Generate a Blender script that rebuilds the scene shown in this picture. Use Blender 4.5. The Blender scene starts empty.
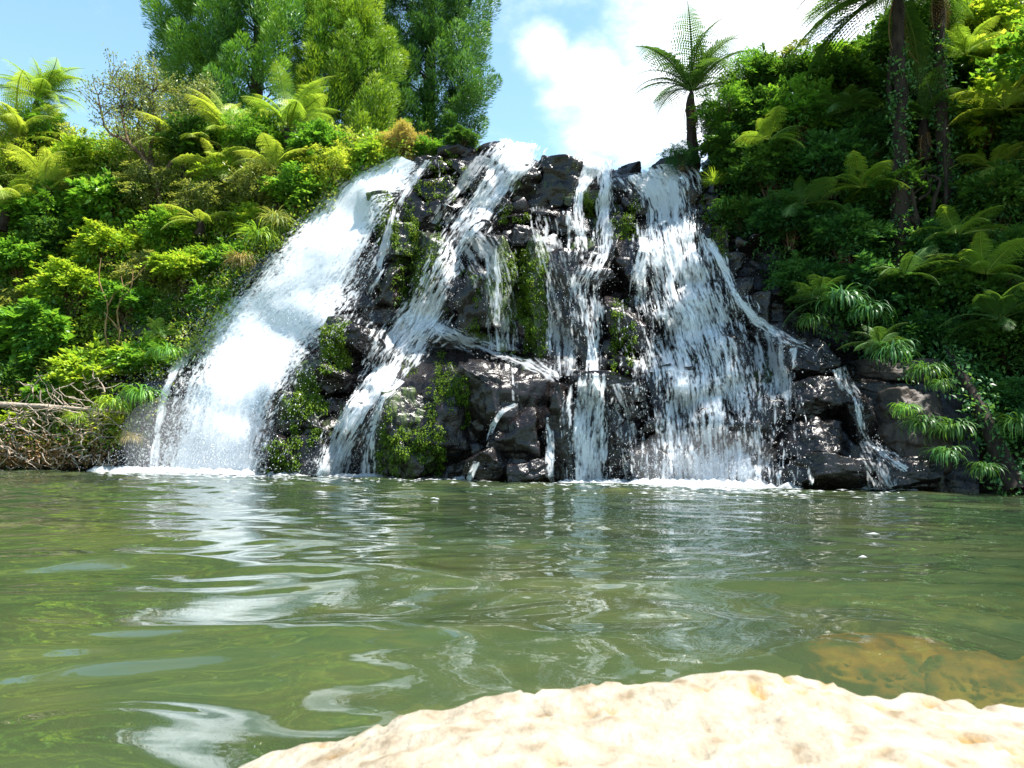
import bpy, math, random
import numpy as np
from mathutils import Vector, Matrix, Euler
from mathutils.bvhtree import BVHTree

rng = np.random.default_rng(7)
random.seed(7)
R = math.radians
scene = bpy.context.scene
col = scene.collection

# ------------------------------------------------------------------ camera
CAM = np.array([0.0, 0.0, 0.55])
FPX = 800.0
PITCH, ROLL = R(5.1), R(0.8)
cam_rot = Matrix.Rotation(R(90) + PITCH, 3, 'X') @ Matrix.Rotation(ROLL, 3, 'Z')
CR = np.array(cam_rot)

def P(px, py, Y):
    """world point seen at pixel (px,py) standing at distance Y (world y)"""
    px = np.asarray(px, float); py = np.asarray(py, float); Y = np.asarray(Y, float)
    px, py, Y = np.broadcast_arrays(px, py, Y)
    d = np.stack([(px - 512) / FPX, -(py - 384) / FPX, -np.ones_like(px)], -1) @ CR.T
    return CAM + d * (Y / d[..., 1])[..., None]

cd = bpy.data.cameras.new('camera')
cam = bpy.data.objects.new('camera', cd); col.objects.link(cam)
cam.matrix_world = Matrix.Translation(Vector(CAM)) @ cam_rot.to_4x4()
cd.sensor_width = 36; cd.lens = FPX * 36 / 1024
cd.clip_start = 0.02; cd.clip_end = 2000
cd.dof.use_dof = True; cd.dof.focus_distance = 15; cd.dof.aperture_fstop = 13
scene.camera = cam

# ------------------------------------------------------------------ noise
def _h(ix, iy, iz, seed):
    n = (ix.astype(np.int64) * 374761393 + iy.astype(np.int64) * 668265263
         + iz.astype(np.int64) * 1440662683 + seed * 974634777) & 0xffffffff
    n = ((n ^ (n >> 13)) * 1274126177) & 0xffffffff
    n = ((n ^ (n >> 16)) * 2246822519) & 0xffffffff
    n = n ^ (n >> 15)
    return n / 4294967295.0

def vn(x, y, z=0.0, seed=0):
    x, y, z = np.broadcast_arrays(np.asarray(x, float), np.asarray(y, float), np.asarray(z, float))
    ix, iy, iz = np.floor(x), np.floor(y), np.floor(z)
    fx, fy, fz = x - ix, y - iy, z - iz
    fx, fy, fz = [f * f * (3 - 2 * f) for f in (fx, fy, fz)]
    r = 0
    for a in (0, 1):
        for b in (0, 1):
            for c in (0, 1):
                w = (fx if a else 1 - fx) * (fy if b else 1 - fy) * (fz if c else 1 - fz)
                r = r + w * _h(ix + a, iy + b, iz + c, seed)
    return r

def fbm(x, y, z=0.0, seed=0, o=4, g=0.5):
    s, a, t = 0, 1, 0
    for i in range(o):
        s = s + a * vn(np.asarray(x) * 2 ** i, np.asarray(y) * 2 ** i, np.asarray(z) * 2 ** i, seed + i)
        t += a; a *= g
    return s / t

def unit(v):
    return v / np.maximum(np.linalg.norm(v, axis=-1, keepdims=True), 1e-9)

def sst(a, b, x):
    t = np.clip((x - a) / (b - a), 0, 1); return t * t * (3 - 2 * t)

# ------------------------------------------------------------------ mesh building
class MB:
    def __init__(s): s.V = []; s.F = []; s.A = []; s.n = 0
    def add(s, V, F, var=0.5):
        V = np.asarray(V, float).reshape(-1, 3); F = np.asarray(F, np.int64)
        if len(V) == 0 or len(F) == 0: return
        s.V.append(V); s.F.append(F + s.n)
        s.A.append(np.broadcast_to(np.asarray(var, float), (len(V),)))
        s.n += len(V)
    def mesh(s, name, mat=None, smooth=False):
        me = bpy.data.meshes.new(name)
        if s.n:
            V = np.concatenate(s.V); A = np.concatenate(s.A)
            me.vertices.add(len(V)); me.vertices.foreach_set('co', V.astype(np.float32).ravel())
            loops = np.concatenate([f.ravel() for f in s.F])
            tot = np.concatenate([np.full(len(f), f.shape[1]) for f in s.F])
            st = np.concatenate([[0], np.cumsum(tot)[:-1]])
            me.loops.add(len(loops)); me.loops.foreach_set('vertex_index', loops.astype(np.int32))
            me.polygons.add(len(tot)); me.polygons.foreach_set('loop_start', st.astype(np.int32))
            me.update(calc_edges=True)
            a = me.attributes.new('var', 'FLOAT', 'POINT'); a.data.foreach_set('value', A.astype(np.float32))
            if smooth: me.polygons.foreach_set('use_smooth', np.ones(len(tot), bool))
        if mat: me.materials.append(mat)
        return me
    def build(s, name, mat=None, parent=None, smooth=False):
        return link(name, s.mesh(name, mat, smooth), parent)

def link(name, me, parent=None, mat=None):
    o = bpy.data.objects.new(name, me); col.objects.link(o)
    if parent: o.parent = parent
    if mat is not None and me is not None:
        if not len(me.materials): me.materials.append(mat)
        o.material_slots[0].link = 'OBJECT'; o.material_slots[0].material = mat
    return o

def tag(o, label, cat, group=None, kind=None):
    if label: o['label'] = label
    if cat: o['category'] = cat
    if group: o['group'] = group
    if kind: o['kind'] = kind
    return o

def empty(name, loc, label, cat, group=None, rz=0.0, sc=1.0):
    o = bpy.data.objects.new(name, None); col.objects.link(o)
    o.location = loc; o.rotation_euler = (0, 0, rz); o.scale = (sc,) * 3
    o.empty_display_size = 0.2
    return tag(o, label, cat, group)

def structure(o): o['kind'] = 'structure'; return o

def tube(mb, pts, rads, sides=6, var=0.5, rough=0.0, seed=0):
    pts = np.asarray(pts, float); n = len(pts)
    rads = np.broadcast_to(np.asarray(rads, float), (n,))
    t = unit(np.gradient(pts, axis=0))
    ref = np.array([0.31, 0.17, 0.93]) if abs(t[0][2]) < 0.9 else np.array([1.0, 0.1, 0])
    a = unit(np.cross(t, ref)); b = np.cross(t, a)
    ang = np.linspace(0, 2 * math.pi, sides, endpoint=False)
    ring = a[:, None, :] * np.cos(ang)[None, :, None] + b[:, None, :] * np.sin(ang)[None, :, None]
    rr = rads[:, None]
    if rough:
        q = pts[:, None, :] + ring * rads[:, None, None]
        rr = rr * (1 + rough * (2 * fbm(q[..., 0] * 9, q[..., 1] * 9, q[..., 2] * 5, seed, 2) - 1))
    V = pts[:, None, :] + ring * np.broadcast_to(rr, (n, sides))[..., None]
    i = np.arange(n - 1)[:, None] * sides; j = np.arange(sides)[None, :]; k = (j + 1) % sides
    F = np.stack([i + j, i + k, i + sides + k, i + sides + j], -1).reshape(-1, 4)
    mb.add(V, F, var)

def spline(pts, n):
    """Catmull-Rom through rows of pts, n samples"""
    p = np.asarray(pts, float)
    q = np.vstack([2 * p[0] - p[1], p, 2 * p[-1] - p[-2]])
    seg = np.r_[0, np.cumsum(np.linalg.norm(np.diff(p[:, :2], axis=0), axis=1) + 1e-6)]
    u = np.linspace(0, seg[-1], n)
    k = np.clip(np.searchsorted(seg, u, 'right') - 1, 0, len(p) - 2)
    t = ((u - seg[k]) / (seg[k + 1] - seg[k]))[:, None]
    a, b, c, d = q[k], q[k + 1], q[k + 2], q[k + 3]
    return 0.5 * (2 * b + (c - a) * t + (2 * a - 5 * b + 4 * c - d) * t ** 2 + (3 * b - a - 3 * c + d) * t ** 3)

def leaves(mb, pos, dirs, nrm, L, W, var, fold=0.12, wide=0.45):
    pos = np.asarray(pos); dirs = unit(np.asarray(dirs)); n = len(pos)
    if n == 0: return
    side = unit(np.cross(dirs, nrm)); up = np.cross(side, dirs)
    L = np.broadcast_to(L, (n,))[:, None]; W = np.broadcast_to(W, (n,))[:, None]
    mid = pos + dirs * L * wide
    V = np.stack([pos, mid + side * W / 2 + up * L * fold, pos + dirs * L, mid - side * W / 2 + up * L * fold], 1)
    F = np.arange(n * 4).reshape(n, 4)
    mb.add(V, F, np.repeat(np.broadcast_to(var, (n,)), 4))

def rdir(n, r=rng):
    return unit(r.normal(size=(n, 3)))

# ------------------------------------------------------------------ materials
def nodes(name):
    m = bpy.data.materials.new(name); m.use_nodes = True
    nt = m.node_tree; nt.nodes.clear()
    out = nt.nodes.new('ShaderNodeOutputMaterial')
    def N(t, **kw):
        n = nt.nodes.new(t)
        for k, v in kw.items():
            if k.startswith('i_'): n.inputs[k[2:].replace('_', ' ')].default_value = v
            else: setattr(n, k, v)
        return n
    def L(a, b): nt.links.new(a, b)
    return m, nt, N, L, out

def ramp(N, stops):
    r = N('ShaderNodeValToRGB'); e = r.color_ramp.elements
    while len(e) < len(stops): e.new(0.5)
    for k, (p, c) in zip(e, stops):
        k.position = p; k.color = (*c, 1) if len(c) == 3 else c
    return r

def leaf_mat(name, cols, trans=0.38, rough=0.42, spec=0.35):
    m, nt, N, L, out = nodes(name)
    at = N('ShaderNodeAttribute', attribute_name='var')
    oi = N('ShaderNodeObjectInfo')
    ad = N('ShaderNodeMath', operation='MULTIPLY_ADD'); ad.inputs[1].default_value = 0.25; ad.inputs[2].default_value = -0.12
    L(oi.outputs['Random'], ad.inputs[0])
    s = N('ShaderNodeMath', operation='ADD'); L(at.outputs['Fac'], s.inputs[0]); L(ad.outputs[0], s.inputs[1])
    n = len(cols); rp = ramp(N, [(i / (n - 1), c) for i, c in enumerate(cols)])
    L(s.outputs[0], rp.inputs[0])
    b = N('ShaderNodeBsdfPrincipled'); b.inputs['Roughness'].default_value = rough
    b.inputs['Specular IOR Level'].default_value = spec
    L(rp.outputs[0], b.inputs['Base Color'])
    t = N('ShaderNodeBsdfTranslucent')
    mx = N('ShaderNodeMix', data_type='RGBA', blend_type='MULTIPLY'); mx.inputs[0].default_value = 1
    mx.inputs[7].default_value = (1.35, 1.25, 0.55, 1); L(rp.outputs[0], mx.inputs[6])
    L(mx.outputs[2], t.inputs['Color'])
    ms = N('ShaderNodeMixShader'); ms.inputs[0].default_value = trans
    L(b.outputs[0], ms.inputs[1]); L(t.outputs[0], ms.inputs[2]); L(ms.outputs[0], out.inputs[0])
    return m

M = {}
M['lime'] = leaf_mat('leaf_lime', [(0.091, 0.208, 0.036), (0.221, 0.390, 0.046), (0.390, 0.520, 0.059), (0.546, 0.546, 0.098)])
M['yellow'] = leaf_mat('leaf_yellow_green', [(0.120, 0.228, 0.047), (0.264, 0.408, 0.056), (0.432, 0.528, 0.072), (0.552, 0.540, 0.138)], .45)
M['mid'] = leaf_mat('leaf_mid_green', [(0.053, 0.158, 0.036), (0.112, 0.285, 0.045), (0.195, 0.390, 0.051), (0.330, 0.480, 0.078)])
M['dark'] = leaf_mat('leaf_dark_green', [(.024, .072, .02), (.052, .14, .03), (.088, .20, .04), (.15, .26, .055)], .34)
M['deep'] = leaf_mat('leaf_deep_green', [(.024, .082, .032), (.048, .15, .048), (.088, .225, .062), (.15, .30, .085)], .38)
M['olive'] = leaf_mat('leaf_olive', [(0.090, 0.120, 0.060), (0.180, 0.240, 0.075), (0.300, 0.345, 0.105), (0.450, 0.435, 0.180)])
M['straw'] = leaf_mat('leaf_straw', [(.16, .12, .05), (.30, .24, .09), (.42, .36, .14), (.38, .38, .10)])
M['conifer'] = leaf_mat('needle_green', [(0.031, 0.106, 0.030), (0.075, 0.206, 0.035), (0.150, 0.325, 0.041), (0.263, 0.425, 0.054)], .3)
M['conifer_light'] = leaf_mat('needle_light', [(0.074, 0.168, 0.025), (0.147, 0.284, 0.031), (0.252, 0.378, 0.038), (0.336, 0.315, 0.065)], .35)
M['conifer_blue'] = leaf_mat('needle_blue_green', [(.03, .10, .03), (.07, .18, .04), (.12, .27, .05), (.19, .35, .07)], .3)
M['moss'] = leaf_mat('moss_green', [(.03, .06, .008), (.075, .14, .012), (.15, .25, .018), (.26, .30, .035)], .3, .7, .1)
M['frond'] = leaf_mat('frond_green', [(0.065, 0.156, 0.038), (0.143, 0.273, 0.046), (0.247, 0.390, 0.059), (0.390, 0.468, 0.085)], .45)
M['frond_yellow'] = leaf_mat('frond_yellow_green', [(0.125, 0.225, 0.052), (0.237, 0.362, 0.065), (0.375, 0.475, 0.086), (0.500, 0.525, 0.155)], .45)
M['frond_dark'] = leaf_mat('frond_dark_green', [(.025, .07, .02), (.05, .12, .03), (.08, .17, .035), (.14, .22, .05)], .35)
M['frond_dead'] = leaf_mat('frond_dead_brown', [(.07, .035, .018), (.15, .08, .035), (.24, .13, .05), (.30, .20, .09)], .3)
M['litter'] = leaf_mat('leaf_litter', [(.10, .05, .02), (.20, .11, .05), (.30, .18, .08), (.36, .27, .14)], .15, .8, .1)

def bark_mat(name, c1, c2, sc=9.0):
    m, nt, N, L, out = nodes(name)
    g = N('ShaderNodeNewGeometry'); mp = N('ShaderNodeMapping'); mp.inputs['Scale'].default_value = (sc, sc, sc * .35)
    L(g.outputs['Position'], mp.inputs['Vector'])
    nz = N('ShaderNodeTexNoise'); nz.inputs['Scale'].default_value = 1.0; nz.inputs['Detail'].default_value = 5
    L(mp.outputs[0], nz.inputs['Vector'])
    rp = ramp(N, [(.3, c1), (.7, c2)]); L(nz.outputs['Fac'], rp.inputs[0])
    b = N('ShaderNodeBsdfPrincipled'); b.inputs['Roughness'].default_value = .85; b.inputs['Specular IOR Level'].default_value = .2
    L(rp.outputs[0], b.inputs['Base Color'])
    bp = N('ShaderNodeBump'); bp.inputs['Strength'].default_value = .8; bp.inputs['Distance'].default_value = .03
    L(nz.outputs['Fac'], bp.inputs['Height']); L(bp.outputs[0], b.inputs['Normal'])
    L(b.outputs[0], out.inputs[0]); return m
M['bark'] = bark_mat('bark_brown', (.05, .032, .022), (.17, .115, .08))
M['bark_pale'] = bark_mat('bark_pale', (.20, .15, .11), (.42, .35, .28), 14)
M['bark_dark'] = bark_mat('bark_dark', (.010, .007, .006), (.045, .032, .025))
M['bark_tan'] = bark_mat('bark_tan', (.12, .07, .03), (.34, .22, .10))

def rock_mat(name, dark, light, wet=.32, moss_gain=1.0):
    m, nt, N, L, out = nodes(name)
    g = N('ShaderNodeNewGeometry')
    nz = N('ShaderNodeTexNoise'); nz.inputs['Scale'].default_value = 2.3; nz.inputs['Detail'].default_value = 8; nz.inputs['Roughness'].default_value = .65
    L(g.outputs['Position'], nz.inputs['Vector'])
    n2 = N('ShaderNodeTexNoise'); n2.inputs['Scale'].default_value = 17; n2.inputs['Detail'].default_value = 6
    L(g.outputs['Position'], n2.inputs['Vector'])
    rp = ramp(N, [(.32, dark), (.55, tuple((a + b) / 2 for a, b in zip(dark, light))), (.78, light)])
    mxn = N('ShaderNodeMath', operation='MULTIPLY_ADD'); mxn.inputs[1].default_value = .35
    L(n2.outputs['Fac'], mxn.inputs[0])
    sc = N('ShaderNodeMath', operation='MULTIPLY'); sc.inputs[1].default_value = .68; L(nz.outputs['Fac'], sc.inputs[0])
    L(sc.outputs[0], mxn.inputs[2]); L(mxn.outputs[0], rp.inputs[0])
    # moss where the vertex data says the rock carries it, broken into hanging patches
    at = N('ShaderNodeAttribute', attribute_name='var')
    mp = N('ShaderNodeMapping'); mp.inputs['Scale'].default_value = (5, 5, 1.6); L(g.outputs['Position'], mp.inputs['Vector'])
    n3 = N('ShaderNodeTexNoise'); n3.inputs['Scale'].default_value = 1; n3.inputs['Detail'].default_value = 6; n3.inputs['Roughness'].default_value = .7
    L(mp.outputs[0], n3.inputs['Vector'])
    ms = N('ShaderNodeMath', operation='ADD'); L(at.outputs['Fac'], ms.inputs[0]); L(n3.outputs['Fac'], ms.inputs[1])
    mr = N('ShaderNodeMapRange'); mr.inputs[1].default_value = .92; mr.inputs[2].default_value = 1.12; L(ms.outputs[0], mr.inputs[0])
    mg = N('ShaderNodeMath', operation='MULTIPLY'); mg.inputs[1].default_value = moss_gain; L(mr.outputs[0], mg.inputs[0])
    mc = ramp(N, [(.3, (.02, .04, .008)), (.55, (.06, .105, .012)), (.75, (.14, .17, .025))]); L(n2.outputs['Fac'], mc.inputs[0])
    cm = N('ShaderNodeMix', data_type='RGBA'); L(mg.outputs[0], cm.inputs[0]); L(rp.outputs[0], cm.inputs[6]); L(mc.outputs[0], cm.inputs[7])
    b = N('ShaderNodeBsdfPrincipled')
    L(cm.outputs[2], b.inputs['Base Color'])
    rr = N('ShaderNodeMapRange'); rr.inputs[3].default_value = wet - .1; rr.inputs[4].default_value = wet + .3; L(n2.outputs['Fac'], rr.inputs[0])
    rm = N('ShaderNodeMath', operation='MAXIMUM'); L(rr.outputs[0], rm.inputs[0]); 
    mm = N('ShaderNodeMath', operation='MULTIPLY'); mm.inputs[1].default_value = .8; L(mg.outputs[0], mm.inputs[0]); L(mm.outputs[0], rm.inputs[1])
    L(rm.outputs[0], b.inputs['Roughness'])
    b.inputs['Specular IOR Level'].default_value = .38
    bp = N('ShaderNodeBump'); bp.inputs['Strength'].default_value = .7; bp.inputs['Distance'].default_value = .05
    ha = N('ShaderNodeMath', operation='MULTIPLY_ADD'); ha.inputs[1].default_value = .35; L(n2.outputs['Fac'], ha.inputs[0]); L(nz.outputs['Fac'], ha.inputs[2])
    L(ha.outputs[0], bp.inputs['Height']); L(bp.outputs[0], b.inputs['Normal'])
    L(b.outputs[0], out.inputs[0]); return m
M['basalt'] = rock_mat('wet_basalt', (.002, .0018, .0019), (.024, .018, .018), .17)
M['basalt_dry'] = rock_mat('dry_basalt', (.010, .008, .007), (.085, .062, .048), .5)
M['soil'] = rock_mat('dark_soil', (.012, .010, .007), (.05, .038, .025), .8)

# ------------------------------------------------------------------ depth of the place
def Dbot(px): return 20.0 - (np.asarray(px, float) - 150) * 0.0069
_ct = [0, .10, .30, .40, .50, .72, .78, 1.0, 1.3]
_cd = [0, .15, .65, 1.9, 2.1, 2.75, 3.6, 4.6, 6.5]
def Dcliff(px, py):
    t = (482 - np.asarray(py, float)) / 332
    return Dbot(px) + np.interp(t, _ct, _cd)
def Dleft(px, py):
    t = (470 - np.asarray(py, float)) / 370
    return Dbot(np.maximum(px, -200)) + .5 + np.maximum(t, 0) * 5.2
def Dright(px, py):
    t = (492 - np.asarray(py, float)) / 480
    return Dbot(np.minimum(px, 1400)) + .3 + np.maximum(t, 0) * 5.5

# ------------------------------------------------------------------ rocks
_cs = {}
def cube_sphere(n):
    if n in _cs: return _cs[n]
    g = np.linspace(-1, 1, n + 1); a, b = np.meshgrid(g, g, indexing='ij'); o = np.ones_like(a)
    fs = [(o, a, b), (-o, b, a), (b, o, a), (a, -o, b), (a, b, o), (b, a, -o)]
    V = np.concatenate([np.stack(f, -1).reshape(-1, 3) for f in fs])
    i = np.arange(n)[:, None] * (n + 1) + np.arange(n)[None, :]
    q = np.stack([i, i + n + 1, i + n + 2, i + 1], -1).reshape(-1, 4)
    F = np.concatenate([q + k * (n + 1) ** 2 for k in range(6)])
    u, inv = np.unique(np.round(V, 5), axis=0, return_inverse=True)
    _cs[n] = (u, inv.reshape(-1)[F]); return _cs[n]

def rock(mb, c, half, seed, rnd=.45, cuts=9, noise=.10, n=12, rot=(0, 0, 0), moss=0.0):
    r = np.random.default_rng(seed + 1000)
    p, F = cube_sphere(n)
    s = unit(p); p = p * (1 - rnd) + s * 1.25 * rnd
    d = rdir(cuts, r); off = r.uniform(.60, .95, cuts)
    for k in range(cuts):
        e = np.maximum(p @ d[k] - off[k], 0); p = p - e[:, None] * d[k] * .93
    w = p * 1.7 + seed * 3.1
    f = fbm(w[:, 0], w[:, 1], w[:, 2], seed, 4) - .5
    f2 = np.abs(fbm(w[:, 0] * 2.2 + 9, w[:, 1] * 2.2, w[:, 2] * 3.0, seed + 5, 3) - .5)
    p = p + s * (f * noise * 2.4 - (f2 < .03) * noise * .5)[:, None]
    cc = p * np.asarray(half) / .30 + (fbm(w[:, 0] * .9, w[:, 1] * .9, w[:, 2] * .9, seed + 8, 2)[:, None] - .5) * 1.2 + seed
    ch = _h(np.floor(cc[:, 0] * .8), np.floor(cc[:, 1] * .8), np.floor(cc[:, 2] * 1.2), seed + 3) - .6
    p = p * np.asarray(half)
    p = p + s * (ch * min(.16, .22 * min(half)))[:, None]
    p = p @ np.array(Euler(rot).to_matrix()).T + np.asarray(c)
    mb.add(p, F, moss)

def rock_box(mb, x0, y0, x1, y1, D, thick, seed, **kw):
    """a rock whose visible outline is the pixel box, front face at distance D"""
    c = P((x0 + x1) / 2, (y0 + y1) / 2, D + thick / 2)
    k = (D + thick / 3) / FPX
    rock(mb, c, (abs(x1 - x0) * k / 2 * 1.06, thick / 2, abs(y1 - y0) * k / 2 * 1.06), seed, **kw)

# cliff backing: a stepped, blocky slope
def sheet_grid(mb, pxs, pys, Dfun, var=0.0, rough=0.5, seed=0):
    X, Y = np.meshgrid(pxs, pys)
    D = Dfun(X, Y)
    p = P(X, Y, D)
    cell = vn(np.floor(p[..., 0] / .55 + vn(p[..., 2] * 1.5, p[..., 0], 0, 3) * .8), np.floor(p[..., 2] / .42), 0, seed)
    f = fbm(p[..., 0] * 1.1, p[..., 2] * 1.1, p[..., 1] * 1.1, seed + 2, 5)
    D = D - rough * (cell * .6 + f * .9 - .6)
    p = P(X, Y, D)
    n, m = X.shape
    i = np.arange(n - 1)[:, None] * m + np.arange(m - 1)[None, :]
    F = np.stack([i, i + m, i + m + 1, i + 1], -1).reshape(-1, 4)
    mb.add(p, F, var if np.isscalar(var) else var.ravel())

crest_x = [60, 200, 330, 405, 450, 480, 515, 545, 600, 640, 670, 700, 730, 760, 800, 860, 900, 980]
crest_y = [330, 300, 205, 166, 156, 148, 147, 160, 166, 172, 172, 180, 200, 220, 270, 340, 350, 370]
def crest(px): return np.interp(px, crest_x, crest_y)

cl = MB()
# each column of the backing runs from under the water up to the crest, then goes back level
pxs = np.arange(100, 980, 3.0); T = np.linspace(0, 1, 130)
X = np.broadcast_to(pxs[None, :], (len(T), len(pxs))); cy = crest(pxs)
Yp = 505 + (cy[None, :] + 4 - 505) * T[:, None]
D = Dcliff(X, Yp) + .35
p = P(X, Yp, D)
cellv = _h(np.floor(p[..., 0] / .6 + vn(p[..., 2] * 1.3, p[..., 0], 0, 3)), np.floor(p[..., 2] / .45 + vn(p[..., 0] * .8, 0, 0, 5)), np.zeros_like(p[..., 0]), 4)
ff = fbm(p[..., 0] * 1.2, p[..., 2] * 1.2, p[..., 1], 12, 5)
p = P(X, Yp, D - .55 * (cellv * .6 * np.where(X > 800, .35, 1) + ff * .8 - .55))
back = p[-1].copy(); rows = [p]
for k, dy in enumerate((1.2, 3, 8, 30)):
    q = back.copy(); q[:, 1] += dy; q[:, 2] += .1 * k; rows.append(q[None])
p = np.concatenate(rows, 0)
n_, m_ = p.shape[:2]; i = np.arange(n_ - 1)[:, None] * m_ + np.arange(m_ - 1)[None, :]
mossf = np.concatenate([np.clip(fbm(X / 70, Yp / 60, 0, 31, 3) * 1.6 - .62, 0, .5), np.zeros((4, m_))], 0)
cl.add(p, np.stack([i, i + 1, i + m_ + 1, i + m_], -1).reshape(-1, 4), mossf.ravel())

# blocks that make the steps (bedrock, one mass with the cliff)
blocks = [  # x0,y0,x1,y1, dD (towards camera), thick, moss
 (408,156,446,186,.5,1.2,.1),(440,148,478,172,.3,1.2,0),(470,142,512,166,.2,1.2,0),(486,152,522,178,.4,1,.05),
 (420,176,462,206,.6,1.2,.25),(452,166,492,192,.5,1.2,.15),(470,182,505,206,.6,1,.2),(400,188,424,214,.4,.9,.2),
 (430,198,470,226,.8,1.4,0),(412,205,442,240,.7,1.2,.3),(392,228,424,270,.9,1.4,.45),(408,224,440,305,.9,1.5,.45),
 (380,258,414,310,.8,1.3,.4),(372,196,396,256,.75,1.2,.55),(366,268,392,312,.5,1.2,.35),
 (500,168,548,216,.8,1.8,.38),(530,166,582,216,.7,1.8,.36),(505,172,530,200,.9,1.2,.2),(566,186,600,220,.8,1.4,.45),
 (556,160,590,190,.3,1.2,.1),(604,170,640,204,.1,1.2,0),(606,178,632,214,.6,1.1,.1),(618,186,646,222,.5,1.1,.05),
 (498,196,512,216,1,.8,.35),(500,212,532,232,1.0,1,.1),(528,208,570,232,1.0,1.1,.05),(546,214,574,240,1.1,1,.05),
 (468,226,500,250,.9,1.2,.05),(480,236,520,262,1.1,1.2,.1),(510,228,548,256,1.1,1.2,.05),
 (438,256,480,336,.8,1.8,.3),(462,248,500,345,1.0,1.9,.2),(494,246,528,352,1.2,1.9,.5),(522,240,556,364,1.15,1.9,.5),
 (548,258,584,372,1.0,1.9,.1),(570,262,604,300,1.2,1.4,0),(574,284,616,382,1.0,1.7,.05),(600,236,622,292,.9,1.3,.05),
 (610,214,634,244,.9,1.1,.35),(612,240,646,300,1.0,1.4,.15),(608,296,644,384,1.0,1.5,.25),(630,252,664,292,.9,1.2,0),
 (652,262,682,310,.6,1.2,0),(634,300,662,360,.6,1.2,0),(668,318,706,372,.5,1.2,0),(700,300,742,350,.5,1.2,0),
 (690,340,736,420,.4,1.4,0),(648,360,690,436,.4,1.4,0),(640,380,676,486,.5,1.4,.05),(680,410,730,490,.4,1.4,0),(726,400,776,490,.5,1.5,0),
 (676,176,708,214,.5,1.2,.05),(690,180,728,240,.6,1.4,.25),(680,206,716,262,.5,1.2,.15),(706,226,732,268,.5,1.1,.4),
 (700,168,760,186,.1,1.5,0),(636,166,690,180,.1,1.2,0),
 (716,256,738,284,.8,1,0),(728,276,756,310,.9,1.1,0),(742,296,772,330,.9,1.1,0),(722,300,748,334,.7,1.2,0),(752,324,790,356,.8,1.2,0),
 (560,372,640,400,1.3,1.8,.05),
]
for k, (x0, y0, x1, y1, dd, th, ms) in enumerate(blocks):
    D0 = float(Dcliff((x0 + x1) / 2, (y0 + y1) / 2)) + .35
    rock_box(cl, x0, y0, x1, y1, D0 - dd, th, k, moss=ms, n=22, rnd=.12 + .14 * random.random(), cuts=8, noise=.06,
             rot=(random.uniform(-.12, .12), random.uniform(-.18, .18), random.uniform(-.3, .3)))
# small rubble wedged in the steps
for k in range(150):
    px = rng.uniform(395, 780); c = float(crest(px)); py = rng.uniform(c + 6, 480)
    if px < 560 and py > 250 and rng.random() < .5: continue
    if px < 440 and py > 210: continue
    if px > 700 and py < 240: continue
    w = rng.uniform(7, 20); h = w * rng.uniform(.5, 1.1)
    D0 = float(Dcliff(px, py)) + .35
    rock_box(cl, px - w, py - h, px + w, py + h, D0 - rng.uniform(.3, .75), rng.uniform(.5, 1), 300 + k, moss=float(rng.choice([0, 0, .1, .3])), n=7,
             rot=tuple(rng.uniform(-.3, .3, 3)))
cliff = structure(cl.build('cliff', M['basalt']))

# boulders standing at the foot of the falls: things of their own
boulders = [ # x0,y0,x1,y1,dD,thick,moss,rnd,label
 ([(322,322,366,374,1.35,1.9,.42),(340,328,384,362,1.4,1.6,.1)],'upper mossy outcrop block beside the big left fall, topmost of its stack'),
 ([(294,360,340,412,1.5,1.8,.5),(314,360,364,400,1.65,1.7,.05)],'dark ledge rock with moss on its left, middle of the left outcrop'),
 ([(280,394,340,452,1.7,1.8,.42)],'moss streaked rock below the ledge in the left outcrop'),
 ([(256,432,312,488,1.8,1.7,.15)],'low grey rock at the foot of the large left fall, lowest of its outcrop'),
 ([(296,436,336,488,1.6,1.4,.25)],'small wet rock in the spray between the left outcrop and the forked cascade'),
 ([(346,404,386,486,.9,1.5,0)],'dark wet rock splitting the forked cascade in two'),
 ([(400,346,506,486,1.3,2.4,.30),(462,354,560,486,1.25,2.4,.03)],'broad black boulder with a wet sloping top in the middle of the falls'),
 ([(376,396,446,484,1.75,1.6,.46)],'rounded boulder covered with green moss in front of the broad black boulder'),
 ([(486,412,550,488,1.65,1.4,.0)],'black wet rock with a thin trickle on its left, right of the broad boulder'),
 ([(466,450,512,490,1.9,1.0,.05)],'small dark rock at the waterline right of the mossy round boulder'),
 ([(508,458,546,490,1.9,.9,.05)],'small rugged rock at the waterline under the thin trickle'),
 ([(540,392,592,488,1.3,1.6,.05)],'dark rock left of the bright narrow centre fall'),
 ([(582,380,646,488,1.15,1.8,.05)],'round topped rock right of the bright narrow centre fall'),
 ([(776,340,832,392,.9,1.6,.0)],'upper jagged rock right of the wide bluish fall'),
 ([(786,378,846,430,1.3,1.6,.05)],'middle jagged rock right of the wide bluish fall'),
 ([(776,418,848,474,1.55,1.6,.08)],'lower jagged rock with pale edge right of the wide bluish fall'),
 ([(770,456,870,498,1.8,1.4,.0)],'long low rock at the waterline beside the foam of the wide fall'),
 ([(838,392,876,446,1.0,1.2,.0)],'dark rock under the small right cascade'),
 ([(856,358,922,390,.7,1.6,.1)],'flat pale topped ledge rock under the hanging grass on the right'),
 ([(866,392,944,470,.9,1.8,.08)],'big brownish rock with a lichen patch at the right of the falls'),
 ([(862,460,936,498,1.5,1.4,.0)],'low wet shelf rock at the waterline under the small right cascade'),
 ([(112,408,150,466,.2,1.4,.2)],'shaded brown rock at the left of the thin side stream'),
 ([(166,372,216,474,.1,1.6,.3)],'dim mossy rock behind the spray of the large left fall'),
]
solid = [cliff]
boulder_of = {}
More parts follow.
